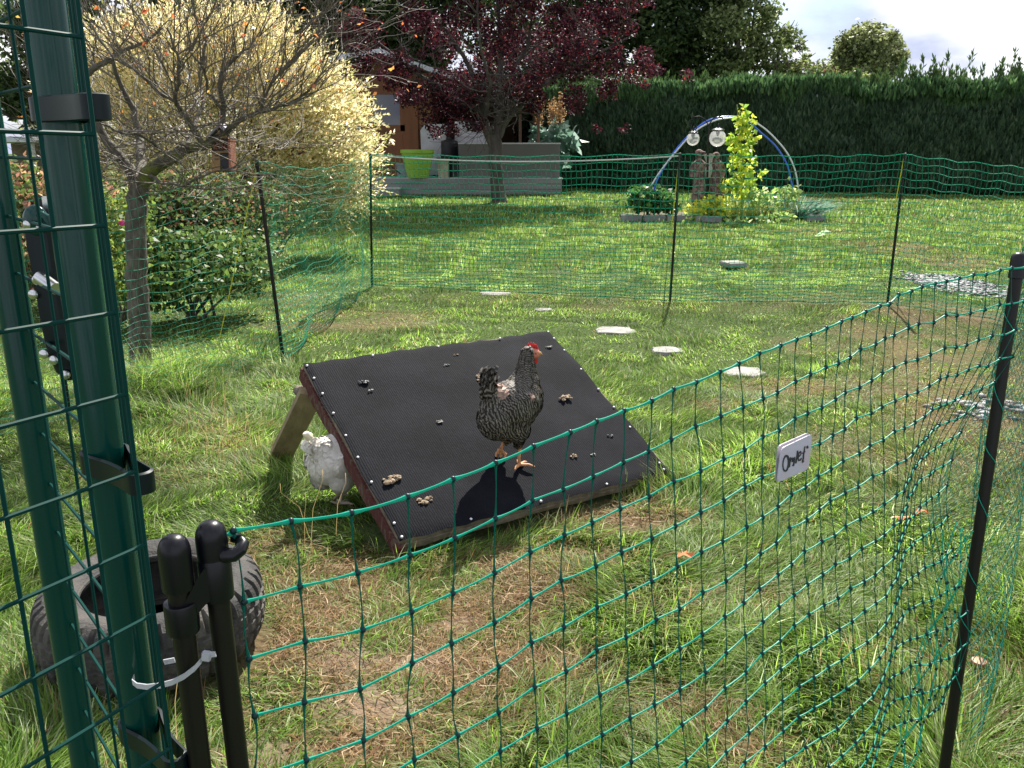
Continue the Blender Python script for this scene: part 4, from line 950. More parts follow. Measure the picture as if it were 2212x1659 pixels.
# head details, the head turned to the right of the picture
hd = Vector((.097, 0, .425)) * Sc; Rh = Matrix.Rotation(-R(32), 3, 'Z')
def hp(x, y, z): return hd + Rh @ (Vector((x, y, z)) * Sc)
mb = MB(); mb.ell(hp(.020, 0, -.006), (.023, .0215, .020), Rh, 14, 10); fc = mb.build('face', M['face_skin'], h1, world_space=False)
mb = MB()
for k, (x, hgt) in enumerate([(-.008, .010), (.002, .018), (.012, .021), (.022, .018), (.031, .012)]):
    b = hp(x, 0, .014 - .12 * max(x, 0)); t = hp(x - .003, 0, .018 + hgt); mb.tube([b, b.lerp(t, .5), t], [.0085, .007, .002], n=8, flat=.55)
mb.ell(hp(.012, 0, .017), (.024, .005, .010), Rh, 12, 8); mb.build('comb', M['red_skin'], h1, world_space=False)
mb = MB(); mb.tube([hp(.034, 0, -.003), hp(.046, 0, -.006), hp(.054, 0, -.012)], [.0078, .0052, .0012], n=10); mb.tube([hp(.034, 0, -.009), hp(.047, 0, -.0115)], [.005, .0015], n=8); mb.build('beak', M['beak'], fc, world_space=False)
for s in (-1, 1):
    mb = MB(); mb.ell(hp(.026, s * .0085, -.030), (.008, .0035, .014), Rh, 10, 8); mb.build('wattle', M['red_skin'], fc, world_space=False)
    mb = MB(); mb.ell(hp(.022, s * .0205, -.001), (.0042, .003, .0042), Rh, 10, 8); mb.build('eye', M['eye'], fc, world_space=False)
# white hen seen from behind, half under the board
S2 = .86
e2 = [((0, 0, .205), (.145, .088, .090), 4), ((.08, 0, .205), (.085, .075, .075), 0), ((-.085, 0, .185), (.085, .082, .085), 8), ((-.07, .045, .130), (.062, .046, .062), 0), ((-.07, -.048, .130), (.062, .046, .062), 0),
      ((-.115, .0, .245), (.045, .036, .055), -25), ((-.150, .0, .272), (.034, .020, .030), -30), ((.15, 0, .19), (.05, .04, .045), -20), ((.20, 0, .15), (.04, .03, .035), -40), ((.235, 0, .125), (.03, .024, .024), -20), ((-.03, .080, .20), (.10, .02, .06), 6), ((-.03, -.080, .20), (.10, .02, .06), 6),
      ((-.03, -.03, .10), (.022, .02, .03), 0), ((-.03, .03, .10), (.022, .02, .03), 0)]
wl = {'shank': [(-.03, -.03, .10), (-.05, -.03, .06), (-.06, -.028, .02), (-.065, -.028, .010)], 'toes': [[(-.03, -.03, .008), (-.005, -.03, .004)], [(-.05, -.055, .01), (-.04, -.075, .004)], [(-.045, -.0, .01), (-.03, .015, .004)], [(-.09, -.02, .02), (-.105, -.015, .03)]], 'r': [.007, .005, .0045, .005]}
wl2 = {'shank': [(.0, .03, .10), (.0, .03, .06), (.0, .03, .02), (.002, .03, .010)], 'toes': [[(.03, .03, .008), (.05, .03, .004)], [(.02, .01, .008), (.03, -.005, .004)], [(.02, .05, .008), (.03, .065, .004)], [(-.02, .03, .008), (-.035, .03, .004)]], 'r': [.007, .005, .0045, .005]}
hb = G(694, 1081); h2 = hen('white_hen', 'fluffy white hen seen from behind, walking in under the felt board', Vector((hb.x + .075, hb.y + .045, -.012)), R(62), e2, ((.5, .47, .42), (.68, .64, .57)), False, 7000, 8, M['shank_pale'], head=False, legs=(wl, wl2), S=S2, basecol=(.60, .56, .50), flow_tail=.6, flen=.030, lift=.05)
mb = MB(); mb.tube([Vector((-.165, 0, .285)), Vector((-.182, 0, .300)), Vector((-.192, .002, .302))], [.016, .011, .003], n=8); mb.build('tail_tip', mat('cream_feather', (.72, .64, .45), .7), h2, world_space=False)
# ------------------------------------------------------------------ bare twiggy tree in front, with the insect hotel
bt_base = G(303, 800); BY = bt_base.y
btree = empty('bare_tree', bt_base); tag(btree, 'nearly leafless grey tree with mossy limbs and fine twigs, close behind the netting', 'tree')
def pl(pts): return [P(a, b, BY + d) for a, b, d in pts]
rngt = random.Random(17)
def limb(mb, pts, r0, r1, n=10):
    q = pl(pts); out = []
    for i in range(len(q) - 1):
        for k in range(4): out.append(q[i].lerp(q[i + 1], k / 4) + Vector((rngt.gauss(0, .003), 0, rngt.gauss(0, .003))))
    out.append(q[-1]); m = len(out); mb.tube(out, [r0 + (r1 - r0) * (i / (m - 1)) for i in range(m)], n=n); return out
mb = MB()
tr = limb(mb, [(303, 812, 0), (302, 700, 0), (296, 600, 0), (293, 500, 0), (297, 430, 0), (302, 395, 0)], .062, .050, 14)
mb.build('trunk', M['bark'], btree)
limbs = [([(300, 415, 0), (320, 374, -.02), (350, 352, -.05), (376, 338, -.08), (402, 320, -.1), (446, 313, -.12), (476, 294, -.12)], .042, .022),
         ([(298, 410, 0), (280, 365, .05), (252, 330, .08), (230, 303, .1), (208, 258, .1), (190, 215, .1), (180, 150, .1)], .034, .012),
         ([(300, 400, 0), (306, 350, .2), (300, 300, .35), (290, 240, .4), (262, 190, .4), (240, 120, .3)], .030, .010)]
limbs2 = [([(476, 294, -.12), (480, 255, -.1), (483, 223, -.1), (474, 180, -.12), (480, 155, -.1), (510, 125, -.05), (545, 95, 0)], .017, .006),
          ([(478, 292, -.12), (505, 270, -.2), (535, 250, -.25), (577, 238, -.3), (632, 222, -.3), (672, 190, -.3)], .016, .005),
          ([(439, 312, -.12), (415, 275, -.2), (390, 238, -.25), (376, 215, -.3), (387, 178, -.35), (384, 120, -.4), (360, 60, -.4)], .016, .005),
          ([(376, 216, -.3), (345, 203, -.3), (325, 182, -.32), (290, 150, -.3), (238, 118, -.3), (200, 60, -.3)], .010, .004),
          ([(186, 162, .1), (212, 142, .05), (240, 128, 0), (268, 108, -.05), (316, 92, -.1), (350, 60, -.1)], .018, .005),
          ([(402, 320, -.1), (420, 270, .1), (440, 220, .25), (430, 160, .3), (445, 90, .3), (430, 30, .3)], .013, .004),
          ([(560, 242, -.3), (575, 200, -.3), (600, 160, -.25), (640, 120, -.2), (650, 70, -.2)], .008, .003),
          ([(483, 240, -.1), (450, 200, -.2), (440, 150, -.3), (410, 110, -.3), (405, 40, -.3)], .008, .003),
          ([(262, 340, .08), (235, 345, -.1), (215, 380, -.2)], .010, .004), ([(320, 374, 0), (350, 395, -.25), (400, 400, -.4), (455, 372, -.5), (520, 360, -.5)], .010, .003),
          ([(370, 340, 0), (330, 310, -.3), (300, 290, -.5), (255, 285, -.6), (215, 262, -.6)], .010, .003)]
mb = MB(); allp = []
for pts, a, b in limbs[:1]: allp += limb(mb, pts, a, b)
mb.mi = 1
for pts, a, b in limbs[1:]: allp += limb(mb, pts, a, b)
for pts, a, b in limbs2: allp += limb(mb, pts, a, b, 7)
mb.build('limbs', [M['moss'], M['bark']], btree)
mb = MB(); tips = []; ap = []
cen = P(400, 300, BY)
for i in range(250):
    q = rngt.choice(allp[20:]); out = (q - cen); d = Vector((out.x * .9 + rngt.gauss(0, .3), rngt.gauss(0, .5), abs(out.z) * .6 + rngt.uniform(.0, .5))).normalized()
    if q.z < 1.3: d.z = rngt.uniform(-.2, .35); d.normalize()
    grow(rngt, mb, q.copy(), d, rngt.uniform(.22, .42), .0038, 2, tips, spread=.6, segs=4, wander=.16, kids=3, up=.12, lenf=.72, sides=4, minr=.0011, all_pts=ap)
mb.build('twigs', M['twig'], btree)
rs = np.random.RandomState(9); tp = np.array([tuple(p) for p, d in tips]); tp = tp[rs.rand(len(tp)) < .13] 
hi = tp[(tp[:, 2] > 1.35)]; sel = np.concatenate([hi, hi[rs.rand(len(hi)) < .5]]) + rs.randn(1, 3) * .01
V, F, c = leaf_cloud(rs, sel, .025, .5, [[.42, .12, .04], [.48, .20, .06], [.50, .34, .08], [.42, .10, .04]], [3, 3, 2, 1], bias=(0, 0, -.2))
npmesh('leaves', V, F, [M['leaf']], c, parent=btree)
# insect hotel hanging from a limb
def P4(a, b, d=0.0): return P(a, b, BY - .14 + d)
def dcrop(x, y): return (700 + x * .16873) / 1.8228, (420 + y * .16873) / 1.8228
ih = empty('insect_hotel', P4(*dcrop(1010, 1500))); tag(ih, 'tall narrow wooden insect hotel with pitched roof hanging in the bare tree', 'insect hotel')
wood = mat('hotel_wood', (.34, .20, .09), .7, noise=((.22, .12, .05), 8, .4, .6)); wood2 = mat('hotel_redwood', (.36, .13, .08), .65); darkm = mat('hotel_dark_mesh', (.012, .012, .018), .5)
def quadbox(name, pts, y0, y1, m, parent=ih):
    mb = MB(); f = [P4(*dcrop(a, b), y0) for a, b in pts]; bk = [q + Vector((0, y1 - y0, 0)) for q in f]; n = len(f)
    mb.add(f + bk, [tuple(range(n)), tuple(reversed(range(n, 2 * n)))] + [(k, n + k, n + (k + 1) % n, (k + 1) % n) for k in range(n)]); return mb.build(name, m, parent, smooth=False)
quadbox('case', [(790, 1500), (795, 700), (975, 520), (1195, 740), (1245, 1500)], .02, .09, mat('hotel_back', (.05, .035, .025), .9))
quadbox('front_block', [(790, 1500), (790, 1035), (985, 1035), (990, 1500)], .0, .018, wood)
quadbox('gable', [(800, 730), (975, 540), (1180, 745)], .004, .018, wood)
quadbox('side_board', [(1195, 1500), (1170, 760), (1215, 760), (1250, 1500)], -.006, .085, wood2)
quadbox('shelf', [(985, 1075), (985, 1040), (1180, 1040), (1180, 1075)], -.002, .018, wood)
quadbox('mesh_window', [(1000, 1490), (990, 1090), (1172, 1090), (1192, 1490)], .002, .016, darkm)
quadbox('roof', [(640, 720), (965, 390), (980, 440), (690, 740)], -.02, .10, mat('hotel_roof', (.20, .19, .22), .5)); quadbox('roof', [(962, 395), (1000, 400), (1140, 520), (1080, 590), (960, 460)], -.02, .10, mat('hotel_roof_light', (.42, .36, .46), .45))
for x, y in ((865, 1130), (870, 1215)): quadbox('slot', [(x, y), (x, y + 22), (x + 75, y + 22), (x + 75, y)], -.002, .004, darkm)
mb = MB(); rgi = random.Random(4)
for j in range(5):
    for i in range(6): q = P4(*dcrop(840 + i * 62 + rgi.uniform(-8, 8), 810 + j * 42), .005); mb.tube([q, q + Vector((0, .02, 0))], .0028, n=7)
mb.build('reed_tubes', wood2, ih)
mb = MB(); mb.tube([P4(*dcrop(970, 400)), P(*dcrop(990, 0), BY - .10)], .0015, n=5); mb.build('cord', M['rope'], ih)

# ------------------------------------------------------------------ shrubs
def shrub(name, lab, cat, clumps, n, L, aspect, pal, wts, base, seed, stems=6, group=None, m='leaf', shell=.35, sm='bark_dark', jit=.25, bias=None, stem_r=.012, cut=None):
    rs = np.random.RandomState(seed); rng = random.Random(seed); root = empty(name, base); tag(root, lab, cat, group)
    cen = clump_points(rs, n, clumps, shell); cen[:, 2] = np.maximum(cen[:, 2], .03)
    if cut is not None: cen = cen[cut(cen)]
    V, F, c = leaf_cloud(rs, cen, L, aspect, pal, wts, jit, bias=bias); npmesh('foliage', V, F, [M[m]], c, parent=root)
    mb = MB()
    for k in range(stems):
        cc, rr = clumps[k % len(clumps)]; e = Vector(cc) + Vector((rng.uniform(-.5, .5) * rr[0], rng.uniform(-.5, .5) * rr[1], rng.uniform(-.1, .8) * rr[2])); b = Vector(base) + Vector((rng.uniform(-.1, .1), rng.uniform(-.1, .1), -.03)); md = b.lerp(e, .5) + Vector((rng.uniform(-.1, .1), 0, .12 * rr[2]))
        mb.tube([b, b.lerp(md, .6), md, e], [stem_r, stem_r * .8, stem_r * .6, stem_r * .25], n=6)
    mb.build('stems', M[sm], root); return root
# dappled willow, pale cream leaves
WY = 10.5
wb = Vector((P(500, 500, WY).x, WY + .1, 0))
will = empty('dappled_willow', wb); tag(will, 'big rounded willow shrub with pale cream yellow leaves left of the summerhouse', 'shrub')
rs = np.random.RandomState(61); rng = random.Random(61)
def WP(px, py, d): q = P(px, py, WY + d); return (q.x, q.y, q.z)
wcl = [(WP(330, 190, .1), (.75, .8, .62)), (WP(450, 160, -.1), (.8, .8, .62)), (WP(560, 170, 0), (.7, .8, .6)), (WP(250, 240, .2), (.55, .7, .7)), (WP(620, 230, 0), (.6, .7, .55)), (WP(680, 215, .2), (.40, .6, .42)), (WP(712, 290, .2), (.42, .6, .5)),
       (WP(680, 330, -.2), (.6, .6, .5)), (WP(560, 300, -.3), (.8, .6, .7)), (WP(430, 290, -.2), (.85, .6, .7)), (WP(715, 385, .1), (.36, .5, .32)), (WP(640, 410, -.3), (.5, .6, .38)), (WP(520, 410, -.3), (.6, .6, .45)), (WP(400, 400, -.2), (.6, .6, .5)), (WP(300, 350, 0), (.6, .6, .6)),
       (WP(380, 110, .2), (.6, .6, .4)), (WP(520, 110, .2), (.6, .6, .4)), (WP(290, 130, .2), (.5, .5, .45)), (WP(700, 435, 0), (.34, .4, .2))]
shoots = []; nsh = 4600
for c0, r0 in wcl:
    pass
cen = clump_points(rs, nsh, wcl, .55); ctr = np.array([wb.x, wb.y, .9])
dirs = unit((cen - ctr) * np.array([1, 1, .8]) + rs.randn(nsh, 3) * .45 + np.array([0, 0, .35])); sl = .22 + .30 * rs.rand(nsh)
lv = []; ld = []
for k in range(17):
    t = (k + rs.rand(nsh) * .6) / 17; p = cen + dirs * (sl * t)[:, None]; p[:, 2] -= sl * .25 * t * t
    az = rs.rand(nsh) * 6.28; o = unit(np.cross(dirs, rs.randn(nsh, 3))); lv.append(p); ld.append(unit(dirs * .9 + o * .8))
lv = np.concatenate(lv); ld = np.concatenate(ld); n = len(lv); nr = rs.randn(n, 3); nr = unit(nr - ld * (nr * ld).sum(1, keepdims=True)); L = .052 * (.7 + .6 * rs.rand(n))
V, F = leaf_verts(lv, nr, ld, L, L * .38, .1)
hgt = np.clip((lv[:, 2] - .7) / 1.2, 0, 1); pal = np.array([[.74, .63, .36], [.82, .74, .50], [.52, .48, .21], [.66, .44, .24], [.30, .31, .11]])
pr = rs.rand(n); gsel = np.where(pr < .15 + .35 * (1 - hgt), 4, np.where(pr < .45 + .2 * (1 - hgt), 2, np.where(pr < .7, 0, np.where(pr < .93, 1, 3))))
c = np.repeat(pal[gsel] * (.8 + .4 * rs.rand(n, 1)), 4, axis=0); npmesh('foliage', V, F, [M['leaf']], c, parent=will)
mb = MB(); rng = random.Random(5)
for k in range(46):
    c0, r0 = wcl[k % len(wcl)]; e = Vector(c0) + Vector((rng.uniform(-.6, .6) * r0[0], rng.uniform(-.6, .6) * r0[1], rng.uniform(-.3, .8) * r0[2])); b = wb + Vector((rng.uniform(-.15, .15), rng.uniform(-.15, .15), 0)); md = b.lerp(e, .5) + Vector((0, 0, .25)); mb.tube([b, b.lerp(md, .6), md, md.lerp(e, .6), e], [.022, .017, .013, .008, .003], n=6)
for k in range(0, nsh, 5):
    a = Vector(cen[k]); d = Vector(dirs[k]); mb.tube([a - d * .25, a, a + d * sl[k]], [.004, .003, .0012], n=3, cap=False)
mb.build('stems', M['bark_dark'], will)

grn = [[.065, .11, .025], [.11, .175, .035], [.04, .07, .018], [.20, .27, .10]]
def CP(px, py, Y, r): q = P(px, py, Y); return ((q.x, q.y, max(q.z, r[2] * .6)), r)
shrub('rose_bush', 'leafy green rose bush right of the grey trunk, behind the netting', 'shrub', [CP(390, 560, 6.3, (.38, .35, .22)), CP(470, 560, 6.4, (.35, .35, .20)), CP(340, 620, 6.1, (.25, .3, .2)), CP(540, 590, 6.5, (.22, .3, .16)), CP(430, 600, 6.0, (.4, .3, .16)), CP(500, 540, 6.6, (.25, .3, .18)), CP(360, 535, 6.2, (.14, .2, .14)), CP(430, 525, 6.4, (.16, .2, .12))], 4200, .050, .62, grn, [3, 2.4, 2, 1.2], G(430, 680), 71, 12, m='gloss_leaf')
shrub('rose_bush', 'yellowish green rose bush left of the grey trunk with one pink bloom', 'shrub', [CP(262, 470, 6.2, (.22, .3, .22)), CP(255, 540, 6.0, (.22, .3, .2)), CP(265, 600, 5.8, (.2, .25, .2))], 2200, .048, .55, [[.26, .32, .06], [.18, .26, .05], [.09, .14, .03]], [3, 3, 2], G(262, 690), 72, 8, m='gloss_leaf')
p = P(263, 482, 5.9); mb = MB(); rgp = random.Random(2)
for k in range(9): a = k * .7; mb.ell(p + Vector((.012 * math.cos(a), .006 * math.sin(a * 2), .010 * math.sin(a))), (.010, .006, .012), Matrix.Rotation(a, 3, 'Y'), 8, 6)
tag(mb.build('rose_bloom', mat('rose_pink', (.75, .06, .28), .5, trans=.3)), 'single bright pink rose left of the grey trunk', 'flower')
hyd = [[.30, .14, .10], [.38, .20, .12], [.08, .13, .03], [.14, .20, .05], [.42, .28, .14]]
shrub('hydrangea_bush', 'hydrangea with faded pinkish brown flower heads, seen through the wire door', 'shrub', [CP(35, 420, 7.0, (.55, .4, .30)), CP(110, 440, 7.2, (.4, .4, .3)), CP(60, 500, 6.8, (.5, .4, .3)), CP(180, 470, 7, (.4, .4, .35)), CP(20, 560, 6.4, (.5, .4, .3)), CP(160, 540, 6.6, (.4, .4, .3))], 7500, .055, .6, hyd, [3, 2, 4, 3, 1.5], G(80, 640), 73, 10)
shrub('hydrangea_bush', 'brownish hydrangea with dull red heads in shade beneath the willow', 'shrub', [CP(350, 430, 8.2, (.5, .4, .32)), CP(440, 440, 8.4, (.5, .4, .30)), CP(540, 450, 8.6, (.45, .4, .28)), CP(400, 490, 8.0, (.6, .4, .3)), CP(300, 470, 8.2, (.4, .4, .35)), CP(500, 500, 8.2, (.5, .4, .22))], 9500, .05, .6, [[.20, .09, .05], [.07, .11, .03], [.12, .16, .05], [.26, .16, .09], [.05, .08, .02]], [1.3, 4, 3, 1.2, 3], G(420, 570), 74, 14)
shrub('low_shrub', 'low wispy green shrub at the edge of the lawn, beside the leaning post', 'shrub', [CP(560, 560, 7.6, (.28, .3, .16)), CP(600, 480, 9.2, (.5, .4, .20)), CP(680, 465, 9.8, (.35, .3, .14))], 2600, .045, .4, [[.20, .24, .10], [.12, .17, .05], [.36, .38, .18]], [3, 3, 2], G(580, 590), 75, 8)

# ------------------------------------------------------------------ purple plum tree
TYp = G(1080, 436).y
plum = empty('purple_plum_tree', Vector((P(1080, 436, TYp).x, TYp, 0))); tag(plum, 'wide dark purple leaved plum tree standing on the lawn in the middle', 'tree')
def TP(px, py, d=0): return P(px, py, TYp + d)
mb = MB(); 
def ptube(pts, rs_, n=12):
    q = [TP(*p) for p in pts]; out = []; rr = []
    for i in range(len(q) - 1):
        for k in range(4): out.append(q[i].lerp(q[i + 1], k / 4)); rr.append(rs_[i] + (rs_[i + 1] - rs_[i]) * k / 4)
    out.append(q[-1]); rr.append(rs_[-1]); mb.tube([o + Vector((rng.gauss(0, .01), 0, 0)) for o in out], rr, n=n); return out
ptube([(1081, 446), (1078, 430), (1074, 395), (1070, 350), (1070, 315), (1068, 290)], [.24, .19, .165, .16, .165, .15], 14)
mb.build('trunk', M['bark_dark'], plum)
mb = MB(); pp = []
pp += ptube([(1070, 320), (1055, 290), (1042, 255), (1040, 220), (1030, 180), (1000, 120), (960, 60)], [.13, .12, .10, .085, .07, .05, .03], 9)
pp += ptube([(1070, 310), (1075, 270), (1085, 230), (1080, 170), (1085, 100), (1075, 20), (1080, -60)], [.13, .11, .09, .07, .06, .04, .02], 9)
pp += ptube([(1074, 300), (1092, 262), (1105, 220), (1110, 150), (1140, 100), (1150, 30)], [.10, .08, .07, .05, .04, .02], 8)
pp += ptube([(1080, 280), (1110, 240), (1160, 190), (1230, 150), (1300, 110), (1360, 80)], [.08, .07, .06, .045, .03, .015], 8)
pp += ptube([(1042, 250), (1010, 220), (960, 190), (900, 160), (840, 110), (790, 70)], [.08, .065, .055, .04, .03, .015], 8)
pp += ptube([(1050, 250, -.5), (1060, 180, -1), (1040, 110, -1.5), (1030, 30, -2)], [.05, .04, .03, .015], 7)
tips = []; ap = []
for k in range(70):
    q = rng.choice(pp[10:]); d = Vector((rng.gauss(0, 1), rng.gauss(0, 1), rng.uniform(-.1, .7))).normalized(); grow(rng, mb, q.copy(), d, rng.uniform(.7, 1.2), .022, 2, tips, spread=.7, segs=4, wander=.2, kids=3, up=.1, lenf=.7, sides=5, minr=.005)
mb.build('branches', M['bark_dark'], plum)
rs = np.random.RandomState(77)
spec = [(800, 110, 36, 0), (760, 70, 34, 0), (840, 160, 28, 0), (785, 145, 20, 0), (872, 215, 18, 0), (1000, 200, 40, -.6), (1130, 190, 40, -.6), (800, 60, 26, 0), (860, 130, 30, 0), (770, 30, 18, .5), (900, 40, 40, 0), (960, 100, 42, .3), (1010, 30, 45, 0), (1080, 80, 50, -.4), (1120, 10, 50, 0), (1200, 50, 50, 0), (1280, 40, 44, .2), (1340, 60, 34, 0), (1390, 120, 24, 0), (1370, 160, 26, .2), (1310, 140, 40, -.2),
        (1240, 130, 45, 0), (1180, 150, 42, .4), (1150, 210, 34, -.2), (1240, 205, 34, .2), (1310, 200, 24, 0), (960, 180, 40, .2), (900, 200, 34, 0), (870, 170, 22, -.4), (930, 240, 28, -.2), (990, 240, 34, 0), (970, 280, 20, -.3), (1020, 160, 40, .6), (1060, 200, 34, .8), (1030, 268, 20, -.4), (930, 268, 16, 0),
        (1000, -60, 60, 0), (1120, -80, 60, 0), (1240, -50, 55, 0), (880, -40, 50, 0), (1080, 130, 50, 1.2), (1140, 100, 50, 1.5), (950, 60, 40, 1.4), (1350, 0, 40, 0), (1250, 240, 14, 0), (1290, 262, 10, 0), (1410, 150, 12, 0), (1250, 90, 50, 1.4), (1000, -140, 60, .5), (1120, -160, 60, .5), (1220, -130, 55, .5), (900, -110, 50, .5), (1060, -220, 50, .5), (1150, -225, 45, .5), (960, -200, 40, .5), (1330, -90, 45, .3), (830, -60, 40, .3)] + [(int(1080 + rs.randn() * 110), int(-150 - 170 * rs.rand()), 66, rs.randn() * 1.2) for _ in range(34)]
mpx = TYp / FPX * .98
spec += [(int(x + rs.randn() * 28), int(y + rs.randn() * 24), 11 + 9 * rs.rand(), rs.randn() * .6) for (x, y, r, d) in spec for _ in range(2)]
pcl = []
for (a, b, r, d) in spec: q = TP(a, b, d); rr = r * mpx; pcl.append(((q.x, q.y, q.z), (rr, rr * 1.5, rr * .8)))
cen = clump_points(rs, 128000, pcl, .5)
cen = cen[vnoise(cen[:, 0] * 1.0 + cen[:, 1] * .7, cen[:, 2], .34) > .20]
V, F, c = leaf_cloud(rs, cen, .075, .62, [[.040, .010, .016], [.075, .014, .022], [.026, .008, .014], [.16, .025, .022], [.05, .018, .032]], [4, 3, 3, .9, 2], .3, fold=.1)
npmesh('foliage', V, F, [M['plum_leaf']], c, parent=plum)

# ------------------------------------------------------------------ background trees
dkg = [[.050, .085, .028], [.036, .064, .022], [.075, .115, .034], [.11, .15, .045]]
def bigtree(name, lab, clumps_px, Y, n, L, pal, wts, seed, trunk_px, asp=.6, group='trees beyond the hedge', gap=.28, thick=1.2, tr_r=.25, ns=.8):
    rs = np.random.RandomState(seed); rng = random.Random(seed); m_ = Y / FPX; base = Vector((P(trunk_px, 400, Y).x, Y, 0)); root = empty(name, base); tag(root, lab, 'tree', group)
    cl = []
    for (a, b, r) in clumps_px: q = P(a, b, Y + rng.uniform(-.6, .6)); cl.append(((q.x, q.y, q.z), (r * m_, r * m_ * thick, r * m_ * .85)))
    big = list(cl)
    for (cc, rr) in big:
        for _ in range(3):
            dv = Vector((rng.gauss(0, 1), rng.gauss(0, 1), rng.gauss(0, 1))).normalized(); k = rng.uniform(.25, .4); cl.append((tuple(Vector(cc) + Vector((dv.x * rr[0], dv.y * rr[1], dv.z * rr[2]))), (rr[0] * k, rr[1] * k, rr[2] * k)))
    cen = clump_points(rs, n, cl, .55); cen = cen[vnoise(cen[:, 0] + cen[:, 1] * .8, cen[:, 2], ns) > gap]; cen = cen[cen[:, 2] > .3]
    V, F, c = leaf_cloud(rs, cen, L, asp, pal, wts, .3, fold=.1); npmesh('crown', V, F, [M['tree_leaf']], c, parent=root)
    mb = MB(); top = Vector(cl[0][0]); mb.tube([base + Vector((0, 0, -.2)), base.lerp(top, .35) + Vector((.1, 0, 0)), base.lerp(top, .7), top], [tr_r, tr_r * .75, tr_r * .5, tr_r * .2], n=9)
    for (cc, rr) in big: e = Vector(cc); b = base.lerp(top, rng.uniform(.35, .6)); md = b.lerp(e, .5) + Vector((0, 0, -.15 * (e - b).length)); mb.tube([b, md, e, e + (e - md) * .3], [tr_r * .3, tr_r * .22, tr_r * .12, tr_r * .04], n=6)
    mb.build('trunk', M['bark_dark'], root); return root
bigtree('background_tree', 'dark evergreen tree behind the willow, cut off by the top of the picture', [(640, -20, 120), (560, 60, 100), (700, 70, 80), (620, 150, 80), (480, -40, 110), (720, -60, 100), (690, 140, 60)], 33, 30000, .20, dkg, [4, 3, 2, .6], 101, 620)
bigtree('background_tree', 'dark tree at the far left, behind the wire door', [(60, -20, 130), (170, 60, 110), (20, 120, 110), (210, 170, 90), (120, 190, 90), (290, 0, 120), (260, 110, 90), (390, -30, 110), (30, 230, 80), (40, 280, 80), (120, 270, 80), (-60, 200, 110)], 24, 32000, .16, dkg + [[.20, .26, .08]], [4, 3, 2, .6, .5], 102, 130)
bigtree('background_tree', 'dark tree rising behind the summerhouse roof', [(850, -20, 110), (800, 60, 80), (900, 90, 80), (960, 20, 100), (870, 130, 60), (1060, -40, 120)], 36, 22000, .22, dkg, [4, 3, 2, .5], 103, 880)
bigtree('background_tree', 'broad dark tree behind the plum tree', [(1180, 20, 120), (1270, 80, 100), (1120, 120, 90), (1330, 0, 110), (1220, 150, 80), (1360, 110, 70), (1300, -80, 110)], 37, 24000, .22, dkg, [4, 3, 2, .5], 104, 1220)
bigtree('background_tree', 'tall dark green tree left of the open sky', [(1470, -30, 95), (1430, 60, 80), (1500, 60, 75), (1440, 130, 60), (1520, 120, 60), (1400, -60, 90), (1540, -60, 70), (1480, 160, 50)], 36, 26000, .20, dkg, [4, 3, 2.4, .8], 105, 1460)
bigtree('background_tree', 'lighter airy green tree with loose outline against the clouds', [(1590, -30, 60), (1620, 40, 55), (1560, 60, 50), (1650, 90, 45), (1600, 120, 55), (1680, 125, 34), (1700, 75, 22), (1665, 20, 26), (1725, 100, 14), (1740, 130, 12), (1560, 140, 40), (1640, -60, 50)], 35, 15000, .17, [[.13, .17, .06], [.20, .25, .09], [.07, .10, .03], [.30, .34, .16]], [3, 3, 3, 1.4], 106, 1600, gap=.38, ns=.5)
bigtree('background_tree', 'round topped olive green tree standing alone above the hedge', [(1870, 100, 50), (1840, 115, 40), (1905, 110, 42), (1870, 78, 30), (1825, 140, 34), (1925, 140, 30), (1875, 150, 50), (1815, 120, 18), (1932, 100, 16)], 40, 12000, .17, [[.15, .18, .07], [.24, .27, .11], [.07, .09, .035], [.33, .36, .18]], [3, 3, 2, 1.6], 107, 1875, gap=.22, ns=.6)
bigtree('background_bush', 'low mixed bush poking over the hedge left of the round tree', [(1750, 160, 30), (1790, 165, 30), (1700, 160, 34), (1680, 150, 10), (1850, 175, 30)], 34, 4500, .14, [[.12, .16, .05], [.22, .26, .09], [.14, .06, .06]], [3, 2, .6], 108, 1760, group=None)

